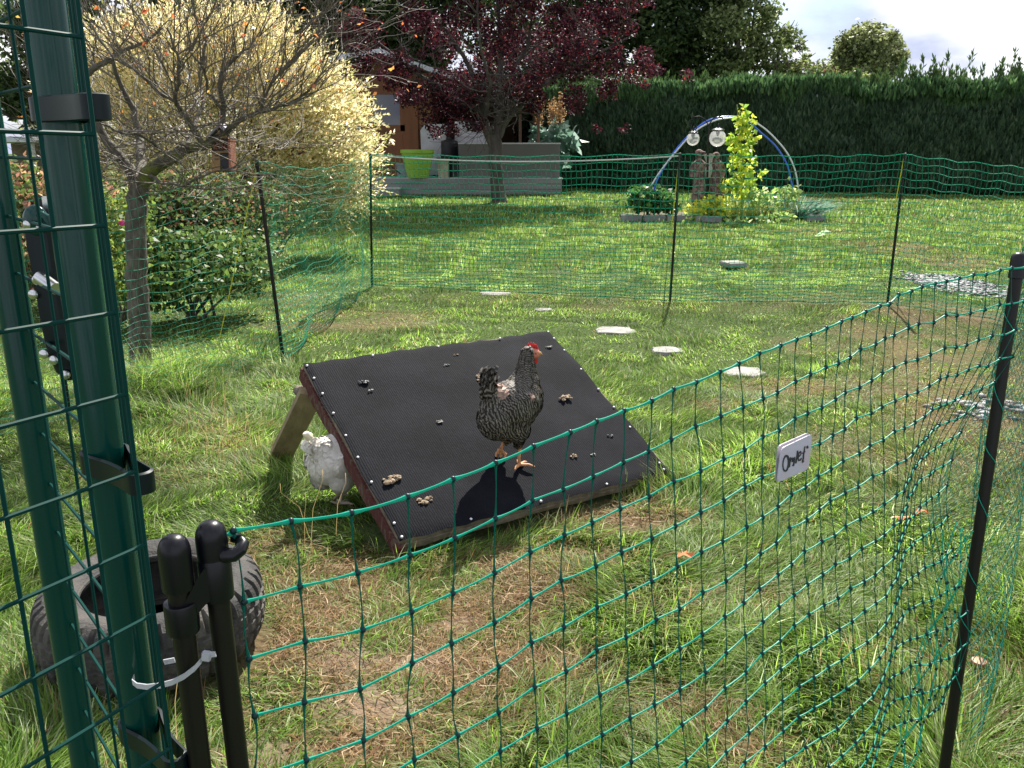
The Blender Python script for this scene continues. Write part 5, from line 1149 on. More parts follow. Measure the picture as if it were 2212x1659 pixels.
# ------------------------------------------------------------------ conifer hedge
def hedge():
    rs = np.random.RandomState(200); root = empty('conifer_hedge', G(1800, 412)); tag(root, 'tall dark clipped conifer hedge with feathery top along the far right of the lawn', 'hedge')
    A = Vector((G(1130, 405).x, 30.5, 0)); B = Vector((24.0, 21.0, 0)); L = (B - A).length; d = (B - A) / L; nn = Vector((d.y, -d.x, 0))
    if nn.y > 0: nn = -nn
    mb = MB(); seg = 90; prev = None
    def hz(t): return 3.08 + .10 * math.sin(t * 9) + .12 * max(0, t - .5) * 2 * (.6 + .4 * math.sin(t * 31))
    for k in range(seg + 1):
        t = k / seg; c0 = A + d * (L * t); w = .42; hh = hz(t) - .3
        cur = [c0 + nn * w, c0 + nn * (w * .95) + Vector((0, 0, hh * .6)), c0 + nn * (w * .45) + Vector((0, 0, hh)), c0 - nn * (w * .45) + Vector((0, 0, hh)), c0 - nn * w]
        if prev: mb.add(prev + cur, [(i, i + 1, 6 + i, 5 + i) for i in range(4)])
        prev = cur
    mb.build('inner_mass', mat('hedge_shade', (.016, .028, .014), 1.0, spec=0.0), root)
    mb = MB()
    for k in range(26):
        q = A + d * (L * (k + .5) / 26); mb.tube([q + Vector((0, 0, -.1)), q + Vector((0, 0, 2.6))], [.09, .04], n=6)
    mb.build('trunks', M['bark_dark'], root)
    n = 95000; t = rs.rand(n); hh = np.array([hz(a) for a in np.linspace(0, 1, 400)]); ht = np.interp(t, np.linspace(0, 1, 400), hh) + (fbm(t * L, t * 0, 1.3) - .5) * .45
    fz = rs.rand(n) ** .8; z = fz * ht * 1.0; lump = (fbm(t * L * 1.0, z, 1.1) - .5) * .8
    depth = .60 + lump - .25 * fz ** 3; topm = rs.rand(n) < .22
    depth = np.where(topm, rs.rand(n) * 1.1 - .5, depth); z = np.where(topm, ht * (.93 + .09 * rs.rand(n)) - np.abs(depth) * .3, z)
    base = np.array(A)[None] + np.array(d)[None] * (L * t)[:, None] + np.array(nn)[None] * depth[:, None]; base[:, 2] = z
    dirv = unit(np.array(nn)[None] * (.35 * rs.rand(n, 1)) + rs.randn(n, 3) * .22 + np.array([0, 0, 1.0])); nr = unit(rs.randn(n, 3)); nr = unit(nr - dirv * (nr * dirv).sum(1, keepdims=True))
    Ls = .16 + .16 * rs.rand(n); V, F = leaf_verts(base, nr, dirv, Ls, Ls * .30, .05)
    pal = np.array([[.060, .112, .060], [.085, .145, .070], [.045, .085, .048], [.12, .17, .10]]); c = pal[rs.choice(4, n, p=[.35, .3, .25, .1])] * (.7 + .6 * rs.rand(n, 1)); lit_top = (z > ht * (.70 + .32 * fbm(t * L, z * .5, .9)))[:, None]
    c = np.where(lit_top, c * np.array([1.35, 1.5, 1.05]), c)  # sunlit band along the hedge top, painted into the shoot colour
    # leader spikes on top
    ns = 330; tt = rs.rand(ns); sp_h = (.22 + .30 * rs.rand(ns)) * (1 + 1.5 * (tt > .45) * rs.rand(ns) ** 2); per = 46
    ti = np.repeat(tt, per); hi = np.repeat(sp_h, per); u = rs.rand(len(ti)); zb = np.interp(ti, np.linspace(0, 1, 400), hh) - .1 + u * hi; off = (1 - u)[:, None] * rs.randn(len(ti), 3) * np.array([.11, .11, 0])
    dpt = np.repeat(rs.rand(ns) * .7 - .35, per)
    b2 = np.array(A)[None] + np.array(d)[None] * (L * ti)[:, None] + np.array(nn)[None] * dpt[:, None] + off; b2[:, 2] = zb; n2 = len(b2)
    d2 = unit(rs.randn(n2, 3) * .3 + np.array([0, 0, 1.0])); r2 = unit(rs.randn(n2, 3)); r2 = unit(r2 - d2 * (r2 * d2).sum(1, keepdims=True)); V2, F2 = leaf_verts(b2, r2, d2, .12 + .09 * rs.rand(n2), .035 + .02 * rs.rand(n2), .05)
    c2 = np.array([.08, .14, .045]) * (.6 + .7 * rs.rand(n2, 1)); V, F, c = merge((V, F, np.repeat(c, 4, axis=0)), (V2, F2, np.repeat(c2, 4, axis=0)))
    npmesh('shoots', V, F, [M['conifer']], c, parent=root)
hedge()
# ------------------------------------------------------------------ summerhouse and its deck
HY = 26.5
def HP(px, py, d=0.0): return P(px, py, HY + d)
timber = mat('orange_timber', (.22, .075, .020), .55, noise=((.15, .05, .014), 3, .4, .65), stretch=(1, 1, .2)); logm = mat('log_boards', (.25, .12, .045), .6, noise=((.16, .075, .03), 4, .4, .6), stretch=(.2, 1, 1))
glassm = mat('dark_glass', (.02, .025, .03), .04, spec=1.0); roofm = mat('roof_felt', (.10, .105, .11), .6, noise=((.16, .165, .17), 4, .4, .6)); fasc = mat('roof_trim', (.55, .57, .60), .35, metal=.4)
deckm = mat('grey_deck_boards', (.26, .25, .245), .7, noise=((.20, .19, .185), 3, .4, .6), stretch=(.15, 1, 1)); decktop = mat('pale_deck_top', (.52, .50, .48), .6)
fz = .46
def wx(px, Y=HY): return (px - CX) / FPX * (Y * _cp + .6 * _sp)
house = empty('summerhouse', Vector((wx(900), HY, fz))); tag(house, 'orange brown timber summerhouse with glazed door, half hidden behind the plum tree', 'summerhouse')
def slab(name, x0, x1, y0, y1, z0, z1, m, parent=house, bev=0): mb = MB(); mb.box(((x0 + x1) / 2, (y0 + y1) / 2, (z0 + z1) / 2), (x1 - x0, y1 - y0, z1 - z0), None, bev); return mb.build(name, m, parent, smooth=False)
zt = lambda py, Y=HY: P(CX, py, Y).z
wz = zt(160)
mb = MB(); z = fz; x0, x1 = wx(893), wx(938)
while z < wz - .1:
    z2 = z + .165; mb.box(((x0 + x1) / 2 , HY + .08, (z + z2) / 2), (x1 - x0, .10, .155), None, .02); z = z2
mb.build('wall', logm, house, smooth=False)
mb = MB(); z = fz; x0b, x1b = wx(560), wx(770)
while z < wz - .1: z2 = z + .165; mb.box(((x0b + x1b) / 2, HY + .08, (z + z2) / 2), (x1b - x0b, .10, .155), None, .02); z = z2
mb.build('wall', logm, house, smooth=False)
slab('gable_wall', wx(560), wx(938), HY + .2, HY + 4.2, fz, wz - .05, logm); slab('porch_back', wx(938), wx(1160), HY + 3.4, HY + 3.6, fz, wz - .05, mat('porch_boards_shaded', (.10, .055, .03), .8)); slab('porch_side', wx(1152), wx(1160), HY + .6, HY + 3.4, fz, wz - .4, mat('porch_side_shaded', (.08, .045, .025), .8))  # porch boards: shade of the deep porch painted in as darker timber
slab('lintel', wx(768), wx(895), HY + .02, HY + .14, zt(196), zt(165), timber)
slab('corner_board', wx(891), wx(906), HY - .05, HY + .16, fz, zt(170), timber)
dr = slab('door', wx(800), wx(880), HY + .02, HY + .08, fz + .02, zt(275), timber)
for nm, a, b, c0, d0 in (('door_frame', 786, 800, 385, 195), ('door_frame', 878, 891, 385, 195)): slab(nm, wx(a), wx(b), HY - .02, HY + .10, zt(c0), zt(d0), timber)
slab('rail', wx(800), wx(878), HY, HY + .085, zt(283), zt(270), timber, dr); slab('rail', wx(800), wx(878), HY, HY + .085, zt(204), zt(195), timber, dr)
slab('stile', wx(800), wx(809), HY, HY + .083, zt(283), zt(195), timber, dr); slab('stile', wx(868), wx(878), HY, HY + .083, zt(283), zt(195), timber, dr)
slab('glass', wx(808), wx(869), HY + .04, HY + .06, zt(271), zt(203), glassm, dr)
slab('panel', wx(806), wx(872), HY + .005, HY + .03, fz + .12, zt(290), timber, dr)
sw = slab('side_window', wx(740), wx(784), HY + .02, HY + .06, zt(300), zt(203), glassm); slab('window_frame', wx(730), wx(786), HY + .0, HY + .10, zt(196), zt(190), timber, sw)
# roof: ridge towards the viewer, low left side, long right side
apx = [(560, 160), (666, 141), (822, 117), (870, 136), (1160, 236)]
mb = MB(); f = [P(a, b, HY - .7) for a, b in apx]; 
for i in range(len(f) - 1):
    a, b = f[i], f[i + 1]; mb.hexa([a, b, b + Vector((0, 4.6, 0)), a + Vector((0, 4.6, 0))], [q + Vector((0, 0, .09)) for q in (a, b, b + Vector((0, 4.6, 0)), a + Vector((0, 4.6, 0)))])
rfo = mb.build('roof', roofm, house, smooth=False)
mb = MB()
for i in range(len(f) - 1):
    a, b = f[i] + Vector((0, -.04, .02)), f[i + 1] + Vector((0, -.04, .02)); mb.hexa([a, b, b + Vector((0, .03, 0)), a + Vector((0, .03, 0))], [q + Vector((0, 0, .13)) for q in (a, b, b + Vector((0, .03, 0)), a + Vector((0, .03, 0)))])
mb.build('trim', fasc, rfo, smooth=False)
mb = MB(); gl = [P(a, b, HY + .3) for a, b in apx]; n = len(gl); lo = [Vector((q.x, q.y, wz - .2)) for q in gl]
for i in range(n - 1): mb.mi = 1 if i > 2 else 0; mb.add([lo[i], lo[i + 1], gl[i + 1], gl[i]], [(0, 1, 2, 3)])
mb.build('gable_boards', [logm, bpy.data.materials['porch_boards_shaded']], house, smooth=False)  # right-hand gable takes the shade-darkened porch colour
for px in (1120, 1158): slab('porch_post', wx(px), wx(px + 6), HY - .6, HY - .48, fz, zt(232 if px > 1140 else 215), bpy.data.materials['porch_boards_shaded'])
mb = MB(); mb.tube([P(812, 288, HY - .05), P(812, 278, HY - .05)], .02, n=8); mb.build('handle', M['steel'], dr)
# deck
DY = 24.8; deck = empty('deck', Vector((wx(950, DY), DY, 0))); tag(deck, 'raised grey boarded deck in front of the summerhouse', 'deck')
dx0, dx1 = wx(600, DY), wx(1214, DY)
for k in range(3): mb = MB(); z0 = .01 + k * .15; mb.box(((dx0 + dx1) / 2, DY + .015, z0 + .07), (dx1 - dx0, .03, .142), None, .004); mb.build('front_board', deckm, deck, smooth=False)
mb = MB(); mb.box(((dx0 + dx1) / 2, DY + 1.9, .445), (dx1 - dx0 + .05, 3.7, .035)); mb.build('deck_top', decktop, deck, smooth=False)
mb = MB(); mb.box(((dx0 + dx1) / 2, DY + 1.9, .21), (dx1 - dx0 - .06, 3.6, .42)); mb.build('deck_base', mat('deck_shadow', (.05, .05, .05), .9), deck, smooth=False)
sx0, sx1 = wx(640, DY - .5), wx(862, DY - .5); mb = MB(); mb.box(((sx0 + sx1) / 2, DY - .28, .2), (sx1 - sx0, .5, .03)); mb.build('step', decktop, deck, smooth=False)
mb = MB(); mb.box(((sx0 + sx1) / 2, DY - .27, .09), (sx1 - sx0 - .04, .44, .18)); mb.build('step_riser', deckm, deck, smooth=False)
# things on the deck
def dpt(px, Y=25.6): return Vector((wx(px, Y), Y, .464))
def zat(py, Y=25.6): return P(CX, py, Y).z
def pot(name, lab, px, r0, r1, ztop, m, Y=25.3, cat='plant pot', square=False):
    b = dpt(px, Y); h = ztop - b.z; o = empty(name, b); tag(o, lab, cat); mb = MB(); mb.lathe([(r0 * .97, 0), (r0, .02), (r1 * .97, h * .86), (r1 * .97, h * .87), (r1 * 1.03, h * .88), (r1 * 1.03, h), (r1 * .93, h), (r1 * .9, h - .05), (0, h - .09)], b, n=36 if not square else 4, axis=Matrix.Rotation(R(45), 3, 'Z') if square else None); mb.build('body', m, o, smooth=not square); return o
pot('green_planter', 'large tapered lime green planter standing on the deck edge', 903, .30, .47, zat(323, 25.0), mat('lime_plastic', (.33, .55, .06), .35, trans=.1), Y=25.0)
pot('grey_pot', 'grey blue pot behind the lime green planter', 876, .24, .27, zat(353), mat('grey_pot', (.25, .27, .29), .6), Y=25.7)
pot('stone_pot', 'squarish beige stone pot right of the lime green planter', 958, .20, .22, zat(343), mat('beige_stone', (.45, .40, .28), .8, noise=((.34, .30, .20), 6, .4, .6)), Y=25.2, square=True)
def dbox(name, lab, cat, a, b, y0, y1, py, m, parts=None, bev=.02):
    Y = y0; o = empty(name, Vector(((wx(a, Y) + wx(b, Y)) / 2, (y0 + y1) / 2, .464))); tag(o, lab, cat); slab('body', wx(a, Y), wx(b, Y), y0, y1, .466, P(CX, py, Y).z, m, o, bev); return o
blk = mat('black_cover', (.012, .012, .014), .5)
o = dbox('black_bin', 'low black container beside the beige pot on the deck', 'bin', 976, 998, 25.2, 25.6, 341, blk); slab('lid', wx(940, 25.3), wx(1000, 25.3), 25.62, 25.9, P(CX, 345, 25.6).z, P(CX, 341, 25.6).z, blk, o)
mb = MB(); q = dpt(972, 26.0); o = empty('black_barrel', q); tag(o, 'tall black barrel shaped stove between the pale covers', 'stove'); mb.lathe([(.22, 0), (.25, .03), (.25, 1.0), (.2, 1.04), (.06, 1.08), (.05, 1.5)], q, n=26); mb.build('body', blk, o)
wht = mat('pale_cover', (.56, .55, .56), .5, noise=((.46, .45, .46), 3, .4, .6))
o = empty('pale_cover', dpt(932, 26.2)); tag(o, 'pale grey covered item with slanting side in front of the log wall', 'cover')
mb = MB(); f = [P(a, b, 26.1) for a, b in ((912, 378), (950, 378), (960, 330), (966, 268), (918, 268), (908, 282))]; bk = [v + Vector((0, .3, 0)) for v in f]; n = 6; mb.add(f + bk, [tuple(range(n)), tuple(reversed(range(n, 2 * n)))] + [(k, n + k, n + (k + 1) % n, (k + 1) % n) for k in range(n)]); mb.build('fabric', wht, o, smooth=False)
o = empty('white_cabinet', dpt(1018, 26.3)); tag(o, 'white drawer cabinet against the summerhouse behind the plum trunk', 'cabinet')
slab('body', wx(985), wx(1052), 26.2, 26.5 - .03, .466, P(CX, 262, 26.3).z, wht, o)
for k in range(3): slab('drawer', wx(992), wx(1048), 26.17, 26.198, P(CX, 310 - k * 15, 26.3).z, P(CX, 298 - k * 15, 26.3).z, wht, o)
# ribbed grey screen box
gb = mat('ribbed_grey_resin', (.21, .195, .185), .55); X0, X1 = wx(992, 25.1), wx(1209, 25.1); ztop = P(CX, 309, 25.1).z
o = empty('garden_storage_box', Vector(((X0 + X1) / 2, 25.3, .464))); tag(o, 'long grey ribbed storage box with bright top edge on the deck behind the trunk', 'storage box')
slab('body', X0, X1, 25.12, 26.0, .466, ztop - .03, gb, o)
mb = MB(); nr_ = 96
for k in range(nr_):
    x = X0 + (X1 - X0) * (k + .5) / nr_
    if abs(k - 62) < 1: continue
    mb.box((x, 25.105, (.48 + ztop - .03) / 2), ((X1 - X0) / nr_ * .55, .03, ztop - .03 - .48))
mb.build('ribs', gb, o, smooth=False); slab('lid', X0 - .02, X1 + .02, 25.08, 26.03, ztop - .03, ztop + .01, mat('box_top', (.5, .49, .48), .4), o)
slab('side_wall', X0 - .55, X0 - .02, 25.5, 25.6, .466, ztop - .35, blk, o)
# loose white pipe lying left of the planter
mb = MB(); mb.tube([P(830, 348, 25.4), P(866, 376, 25.2)], .018, n=8); tag(mb.build('pole', M['black_post']), 'thin dark pole leaning by the grey pot on the deck', 'pole')
# tall plume plant right of the deck
rs = np.random.RandomState(301)
shrub('plume_poppy', 'tall plant with big lobed blue green leaves and brown plumes right of the storage box', 'plant', [(tuple(P(1190, 285, 26.5)), (.5, .4, .30)), (tuple(P(1225, 300, 26.5)), (.5, .4, .35)), (tuple(P(1165, 300, 26.5)), (.3, .4, .3)), (tuple(P(1200, 340, 26.5)), (.5, .4, .4))], 210, .30, .85, [[.16, .26, .20], [.10, .18, .13], [.24, .33, .28]], [3, 3, 1], Vector((P(1195, 400, 26.5).x, 26.5, 0)), 301, 9, stem_r=.03)
mb = MB(); rng = random.Random(8); Vp = []
cl = [(tuple(P(1165, 240, 26.6)), (.16, .2, .5)), (tuple(P(1195, 245, 26.6)), (.2, .2, .45)), (tuple(P(1212, 235, 26.6)), (.16, .2, .5))]
cen = clump_points(rs, 1500, cl, .1); V, F, c = leaf_cloud(rs, cen, .06, .5, [[.34, .20, .09], [.26, .15, .06], [.42, .30, .15]], [2, 2, 1]); o = npmesh('plant_plumes', V, F, [M['leaf']], c); tag(o, 'rusty brown seed plumes above the blue green leaves', 'plant')
# little light structure at far left
o = empty('garden_shelter', Vector((P(30, 340, 12).x, 12.3, 0))); tag(o, 'low pale roofed shelter seen behind the wire door at the left edge', 'shelter')
a, b = P(-160, 297, 12), P(78, 290, 12); slab('roof', a.x, b.x, 11.9, 14.4, a.z - .06, a.z + .01, mat('shelter_roof', (.5, .53, .56), .4), o)
slab('back_wall', a.x, b.x - .05, 14.0, 14.1, 0, a.z - .061, mat('shelter_wall', (.16, .12, .08), .8), o)
for xx in (a.x + .1, b.x - .15): slab('post', xx, xx + .07, 12.0, 12.07, 0, a.z - .061, mat('shelter_post', (.5, .5, .5), .6), o)

# ------------------------------------------------------------------ planted bed with arch, lamps, statue and climbing beans
BY2 = 15.6
def bx(px, Y=BY2): return (px - CX) / FPX * (Y * _cp + 1.1 * _sp)
def B(px, py, d=0.0): return P(px, py, BY2 + d)
slabm = mat('grey_kerb', (.26, .255, .25), .85, noise=((.18, .175, .17), 7, .4, .6)); redk = mat('brick_kerb', (.22, .12, .09), .85)
first = True
klabs = 0
for k, (a, b, y) in enumerate([(1340, 1388, 15.5), (1390, 1438, 15.45), (1440, 1500, 15.4), (1502, 1560, 15.2), (1740, 1785, 15.5)]):
    mb = MB(); mb.box(((bx(a, y) + bx(b, y)) / 2, y, .045), (bx(b, y) - bx(a, y) - .02, .10, .11), Matrix.Rotation(R([0, 2, -3, -4, 6][k]), 3, 'Z'), .01)
    tag(mb.build('kerb_stone', slabm), ['leftmost grey edging stone of the planted bed', 'second grey edging stone from the left end of the bed', 'grey edging stone behind the thin black post', 'grey edging stone under the yellow leaves at the statue', 'grey edging stone at the right end of the bed'][k], 'edging stone', 'edging stones of the planted bed')
mb = MB(); n = 24; ring = [Vector((bx(1560) + 1.75 * math.cos(2 * math.pi * k / n), BY2 + .75 + .72 * math.sin(2 * math.pi * k / n), .0)) for k in range(n)]
mb.add([v + Vector((0, 0, -.05)) for v in ring] + [v + Vector((0, 0, .05)) for v in ring] + [Vector((bx(1560), BY2 + .75, .10))], [(k, (k + 1) % n, n + (k + 1) % n, n + k) for k in range(n)] + [(n + k, n + (k + 1) % n, 2 * n) for k in range(n)])
o = mb.build('planted_bed', mat('bed_soil', (.07, .05, .03), .95, noise=((.12, .10, .05), 9, .4, .6), bump=1, bscale=30)); o['kind'] = 'structure'
def hoop(name, lab, pts, r, m):
    q = [B(*p) for p in pts]; out = []
    for i in range(len(q) - 1):
        p0 = q[max(i - 1, 0)]; p1 = q[i]; p2 = q[i + 1]; p3 = q[min(i + 2, len(q) - 1)]
        for k in range(5): t = k / 5; out.append(.5 * ((2 * p1) + (p2 - p0) * t + (2 * p0 - 5 * p1 + 4 * p2 - p3) * t * t + (3 * p1 - p0 - 3 * p2 + p3) * t ** 3))
    out.append(q[-1]); mb = MB(); mb.tube(out, r, n=10); tag(mb.build(name, m), lab, 'hoop', 'pipe hoops over the planted bed')
hoop('pipe_hoop', 'white pipe hoop arching over the planted bed', [(1398, 416, .3), (1425, 372, .32), (1460, 328, .34), (1500, 285, .36), (1540, 262, .38), (1575, 255, .4), (1612, 256, .42), (1648, 275, .44), (1680, 305, .46), (1703, 335, .48), (1718, 370, .5), (1725, 412, .52)], .014, mat('white_pipe', (.62, .64, .66), .3))
hoop('pipe_hoop', 'blue pipe hoop arching over the planted bed', [(1412, 414, .42), (1422, 384, .42), (1458, 326, .44), (1500, 281, .46), (1535, 258, .48), (1575, 252, .5), (1610, 258, .5), (1645, 288, .5), (1672, 312, .52), (1692, 340, .52), (1704, 368, .54), (1713, 412, .54)], .015, mat('blue_pipe', (.03, .12, .62), .3))
# shepherd hook lamps
def lamp(lab, hook, gx, gy, gr, foot, d):
    b = B(foot, 430, d); b.z = 0; o = empty('garden_lamp', b); tag(o, lab, 'garden lamp', 'glass globe lamps on hooks')
    mb = MB(); mb.tube([b] + [B(x, y, d) for x, y in hook], .010, n=7); mb.build('hook', M['black_post'], o)
    c0 = B(gx, gy, d); r = gr / FPX * (BY2 * 1.0); mb = MB(); mb.ell(c0, (r, r, r * 1.02), None, 22, 16)
    g = bpy.data.materials.get('globe_glass')
    if g is None:
        g = mat('globe_glass', (.80, .80, .78), .08, spec=.8); nt = g.node_tree; bs = nt.nodes['Principled BSDF']; tr_ = nt.nodes.new('ShaderNodeBsdfTransparent'); ms = nt.nodes.new('ShaderNodeMixShader'); lw = nt.nodes.new('ShaderNodeLayerWeight'); lw.inputs['Blend'].default_value = .35
        tl = nt.nodes.new('ShaderNodeBsdfTranslucent'); tl.inputs['Color'].default_value = (.8, .8, .78, 1); m2 = nt.nodes.new('ShaderNodeMixShader'); m2.inputs[0].default_value = .55
        nt.links.new(bs.outputs[0], m2.inputs[1]); nt.links.new(tl.outputs[0], m2.inputs[2]); mth = nt.nodes.new('ShaderNodeMath'); mth.operation = 'MULTIPLY_ADD'; mth.inputs[1].default_value = .55; mth.inputs[2].default_value = .42
        nt.links.new(lw.outputs['Facing'], mth.inputs[0]); nt.links.new(mth.outputs[0], ms.inputs[0]); nt.links.new(tr_.outputs[0], ms.inputs[1]); nt.links.new(m2.outputs[0], ms.inputs[2]); nt.links.new(ms.outputs[0], nt.nodes['Material Output'].inputs['Surface'])
    gb_ = mb.build('globe', g, o)
    mb = MB(); t = c0 + Vector((0, 0, r)); mb.lathe([(r * .75, -.02), (r * .8, -.005), (r * .55, .012), (.02, .03), (.012, .09), (0, .10)], t, n=16); mb.build('cap', M['black_plastic'], o)
    mb = MB(); mb.lathe([(.03, -.02), (.035, -.06), (.012, -.11), (0, -.12)], t, n=12); mb.build('bulb', M['clip'], gb_)
lamp('left glass globe lamp hanging from a scrolled black hook by the arch', [(1530, 340), (1531, 290), (1530, 270), (1522, 257), (1510, 251), (1498, 253), (1490, 262), (1488, 273), (1493, 282), (1501, 283), (1505, 276), (1502, 270)], 1497, 300, 13.5, 1530, .15)
lamp('right larger glass globe lamp hanging close to the bean leaves', [(1528, 340), (1529, 290), (1531, 270), (1540, 256), (1552, 250), (1562, 256), (1564, 270), (1558, 280), (1550, 282)], 1550, 298, 17, 1527, -.05)
# statue of two figures carrying an urn
st = empty('statue', Vector((bx(1523), BY2 + .35, .05))); tag(st, 'mottled brown stone statue of two standing figures with an urn between them', 'statue')
stm = mat('mottled_stone', (.23, .15, .125), .85, noise=((.09, .05, .045), 14, .45, .55), bump=.5, bscale=40)
def SP(px, py, d=0.0): return B(px, py, .35 + d)
mb = MB(); k_ = BY2 / FPX
for cxp, s in ((1510, -1), (1547, 1)):
    topy = 328 if s < 0 else 334
    prof = [(1.0, 436, 17), (1.0, 415, 16), (1.0, 392, 13), (1.0, 372, 12), (1.0, 360, 14), (1.0, 350, 12), (1.0, 345, 6)]
    q = [SP(cxp, y) for _, y, r in prof]; mb.tube(q, [r * k_ * 1.22 for _, y, r in prof], n=14, flat=.8)
    hc = SP(cxp - (0 if s < 0 else 0), topy + 4); mb.ell(hc, (9 * k_, 9 * k_, 9.5 * k_), None, 14, 10); mb.tube([SP(cxp, topy + 12), SP(cxp, 352)], [5 * k_, 6 * k_], n=10)
    if s < 0: mb.ell(SP(cxp + 4, topy + 1), (12 * k_, 11 * k_, 2.5 * k_), None, 14, 6)      # hat brim
    mb.tube([SP(cxp + s * 11, 353), SP(cxp + s * 17, 368, -.02), SP(cxp + s * 15, 384, -.08)], [5 * k_, 4.5 * k_, 4 * k_], n=9)
    mb.tube([SP(cxp - s * 10, 353), SP(cxp - s * 15, 364, -.08), SP(cxp - s * 19, 356, -.1)], [5 * k_, 4.5 * k_, 4 * k_], n=9)
o1 = mb.build('figures', stm, st); md = o1.modifiers.new('r', 'REMESH'); md.mode = 'VOXEL'; md.voxel_size = .018; md.use_smooth_shade = True
mb = MB(); mb.lathe([(5 * k_, 0), (9 * k_, .10), (10 * k_, .17), (6 * k_, .24), (5 * k_, .27), (12 * k_, .40), (12.5 * k_, .42), (9 * k_, .42)], SP(1529, 384, -.05), n=20); mb.build('urn', mat('pale_urn', (.42, .38, .33), .8), st)
mb = MB(); mb.box(SP(1528, 437) , (.52, .36, .12), None, .02); mb.ell(SP(1556, 428, -.1), (.11, .1, .08), None, 12, 8); mb.build('plinth', stm, st, smooth=False)
# climbing beans on their pole
yg = [[.50, .58, .07], [.30, .46, .06], [.70, .66, .07], [.16, .27, .05]]
bean = empty('climbing_bean', Vector((bx(1602), BY2 + .2, .05))); tag(bean, 'climbing bean plant with bright yellow green leaves on a tall cane', 'plant')
def BC(px, py, r, d=.2): q = B(px, py, d); return (tuple(q), (r * k_, r * k_ * .9, r * k_))
bcl = [BC(1605, 245, 16), BC(1598, 262, 20), BC(1610, 285, 20), BC(1590, 305, 22), BC(1610, 325, 20), BC(1592, 350, 20), BC(1606, 372, 20), BC(1590, 395, 22), BC(1602, 415, 22), BC(1632, 300, 10), BC(1632, 345, 9), BC(1574, 300, 8), BC(1624, 262, 9), BC(1640, 375, 10), BC(1566, 400, 16), BC(1620, 400, 18)]
cen = clump_points(rs, 640, bcl, .35); V, F, c = leaf_cloud(rs, cen, .095, .85, yg, [3, 3, 1.3, 1.6], .2, bias=(0, -.2, -.5)); npmesh('leaves', V, F, [M['leaf']], c, parent=bean)
mb = MB(); mb.tube([B(1602, 470, .2), B(1604, 350, .22), B(1592, 226, .2)], .010, n=7); mb.tube([B(1600 + 8 * math.sin(y * .12), y, .2 + .03 * math.cos(y * .12)) for y in range(460, 228, -8)], .006, n=5); mb.tube([B(1618 + 6 * math.sin(y * .1), y, .25) for y in range(450, 300, -10)], .005, n=5); mb.build('stems', mat('bean_stem', (.22, .26, .08), .7), bean)
def tuftplant(name, lab, cx_, cy_, rx, ry, n, hgt, W, pal, seed, spread=.5, cat='plant'):
    rs = np.random.RandomState(seed); r = np.sqrt(rs.rand(n)); a = rs.rand(n) * 6.28; x = cx_ + rx * r * np.cos(a); y = cy_ + ry * r * np.sin(a); out = np.stack([np.cos(a) * r, np.sin(a) * r, np.zeros(n)], 1) * spread + rs.randn(n, 3) * .18; out[:, 2] = 1; d = unit(out)
    Lh = hgt * (.6 + .5 * rs.rand(n)); p0 = np.stack([x, y, np.zeros(n)], 1); side = unit(np.cross(d, rs.randn(n, 3))); w = (W * (.7 + .6 * rs.rand(n)))[:, None] * .5; rows = []
    for k in range(5): t = k / 4; dd = d * (Lh * t)[:, None]; dd[:, 2] -= Lh * .35 * t ** 3 * (.5 + rs.rand(n)); q = p0 + dd + out * np.array([1, 1, 0]) * (Lh * .35 * t * t)[:, None]; ww = w * (1 - t ** 2 * .95); rows += [q - side * ww, q + side * ww]
    V = np.stack(rows, 1).reshape(-1, 3); b = np.arange(n)[:, None] * 10; F = np.concatenate([b + [[2 * k, 2 * k + 1, 2 * k + 3, 2 * k + 2]] for k in range(4)]); pal = np.array(pal); c = np.repeat(pal[rs.choice(len(pal), n)] * (.75 + .5 * rs.rand(n, 1)), 10, axis=0)
    root = empty(name, Vector((cx_, cy_, 0))); tag(root, lab, cat); npmesh('blades', V, F, [M['grass']], c, parent=root)
q = G(1728, 470); tuftplant('grassy_tuft', 'blue green tuft of strappy leaves under the right foot of the hoops', bx(1722), BY2 + .5, .48, .4, 900, .62, .022, [[.10, .18, .13], [.07, .13, .08], [.18, .26, .2]], 311, .9)
tuftplant('ornamental_grass', 'yellowish ornamental grass clump at the foot of the climbing beans', bx(1630), BY2 + .25, .62, .4, 1500, .52, .012, [[.30, .36, .09], [.18, .26, .06], [.42, .42, .14]], 312, .7)
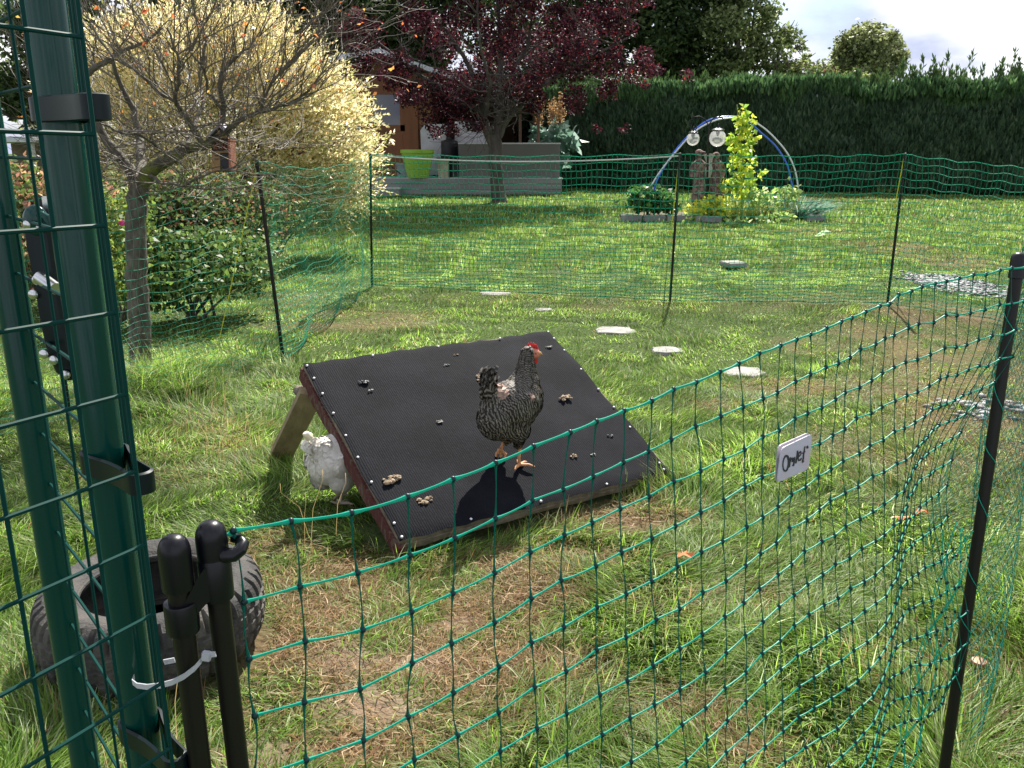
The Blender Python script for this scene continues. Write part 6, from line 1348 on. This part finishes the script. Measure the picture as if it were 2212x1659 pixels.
shrub('strawberry_plant', 'low dark green leafy plant at the left end of the bed', 'plant', [CP(1400, 438, 15.9, (.42, .35, .18)), CP(1380, 425, 15.9, (.2, .3, .2)), CP(1440, 440, 15.9, (.25, .3, .16)), CP(1410, 420, 16, (.4, .3, .14))], 1300, .10, .75, [[.05, .13, .03], [.10, .22, .05], [.03, .08, .02], [.26, .36, .12]], [3, 2, 3, .5], Vector((bx(1405), 15.9, 0)), 313, 6)
shrub('nasturtium', 'low plant with yellow green leaves in front of the statue', 'plant', [CP(1522, 452, 15.5, (.30, .2, .16)), CP(1545, 440, 15.6, (.25, .2, .15)), CP(1505, 465, 15.4, (.22, .2, .10)), CP(1560, 455, 15.4, (.2, .2, .12))], 420, .095, .85, yg, [3, 2, 2.2, .8], Vector((bx(1525), 15.5, 0)), 314, 8, sm='bark_dark')
shrub('trailing_plant', 'pale green trailing leaves on the ground right of the beans', 'plant', [CP(1690, 468, 15.2, (.25, .2, .08)), CP(1655, 475, 15.0, (.2, .2, .07)), CP(1600, 482, 14.9, (.14, .15, .05)), CP(1575, 500, 14.6, (.12, .12, .04)), CP(1640, 430, 15.6, (.3, .25, .22)), CP(1700, 420, 15.8, (.25, .2, .2))], 420, .10, .7, [[.34, .46, .14], [.22, .34, .08], [.48, .56, .24]], [3, 3, 1], Vector((bx(1670), 15.2, 0)), 315, 6)
q = G(1778, 507, .05); V, F, c = leaf_cloud(np.random.RandomState(3), np.array([[q.x, q.y, .08], [q.x + .05, q.y, .06], [q.x - .04, q.y + .03, .07]]), .16, .8, [[.45, .62, .35]], [1], up=2); tag(npmesh('leafy_seedling', V, F, [M['leaf']], c), 'lone pale leaf cluster on the lawn right of the bed', 'plant')
# red gas bottle like marker and mole hills are left out; small weeds at the foot of the hedge
for k, (px, lab) in enumerate([(1420, 'small weed tuft at the hedge foot, left of the arch'), (2010, 'small weed tuft at the hedge foot beyond the right far post'), (1905, 'small weed tuft at the hedge foot just left of the right far post'), (2110, 'small weed tuft at the hedge foot by the right edge')]):
    q = G(px, 418); tuftplant('weed', lab, q.x, q.y, .25, .15, 60, .35, .03, [[.14, .20, .05], [.22, .28, .08]], 330 + k, .8, 'weed')
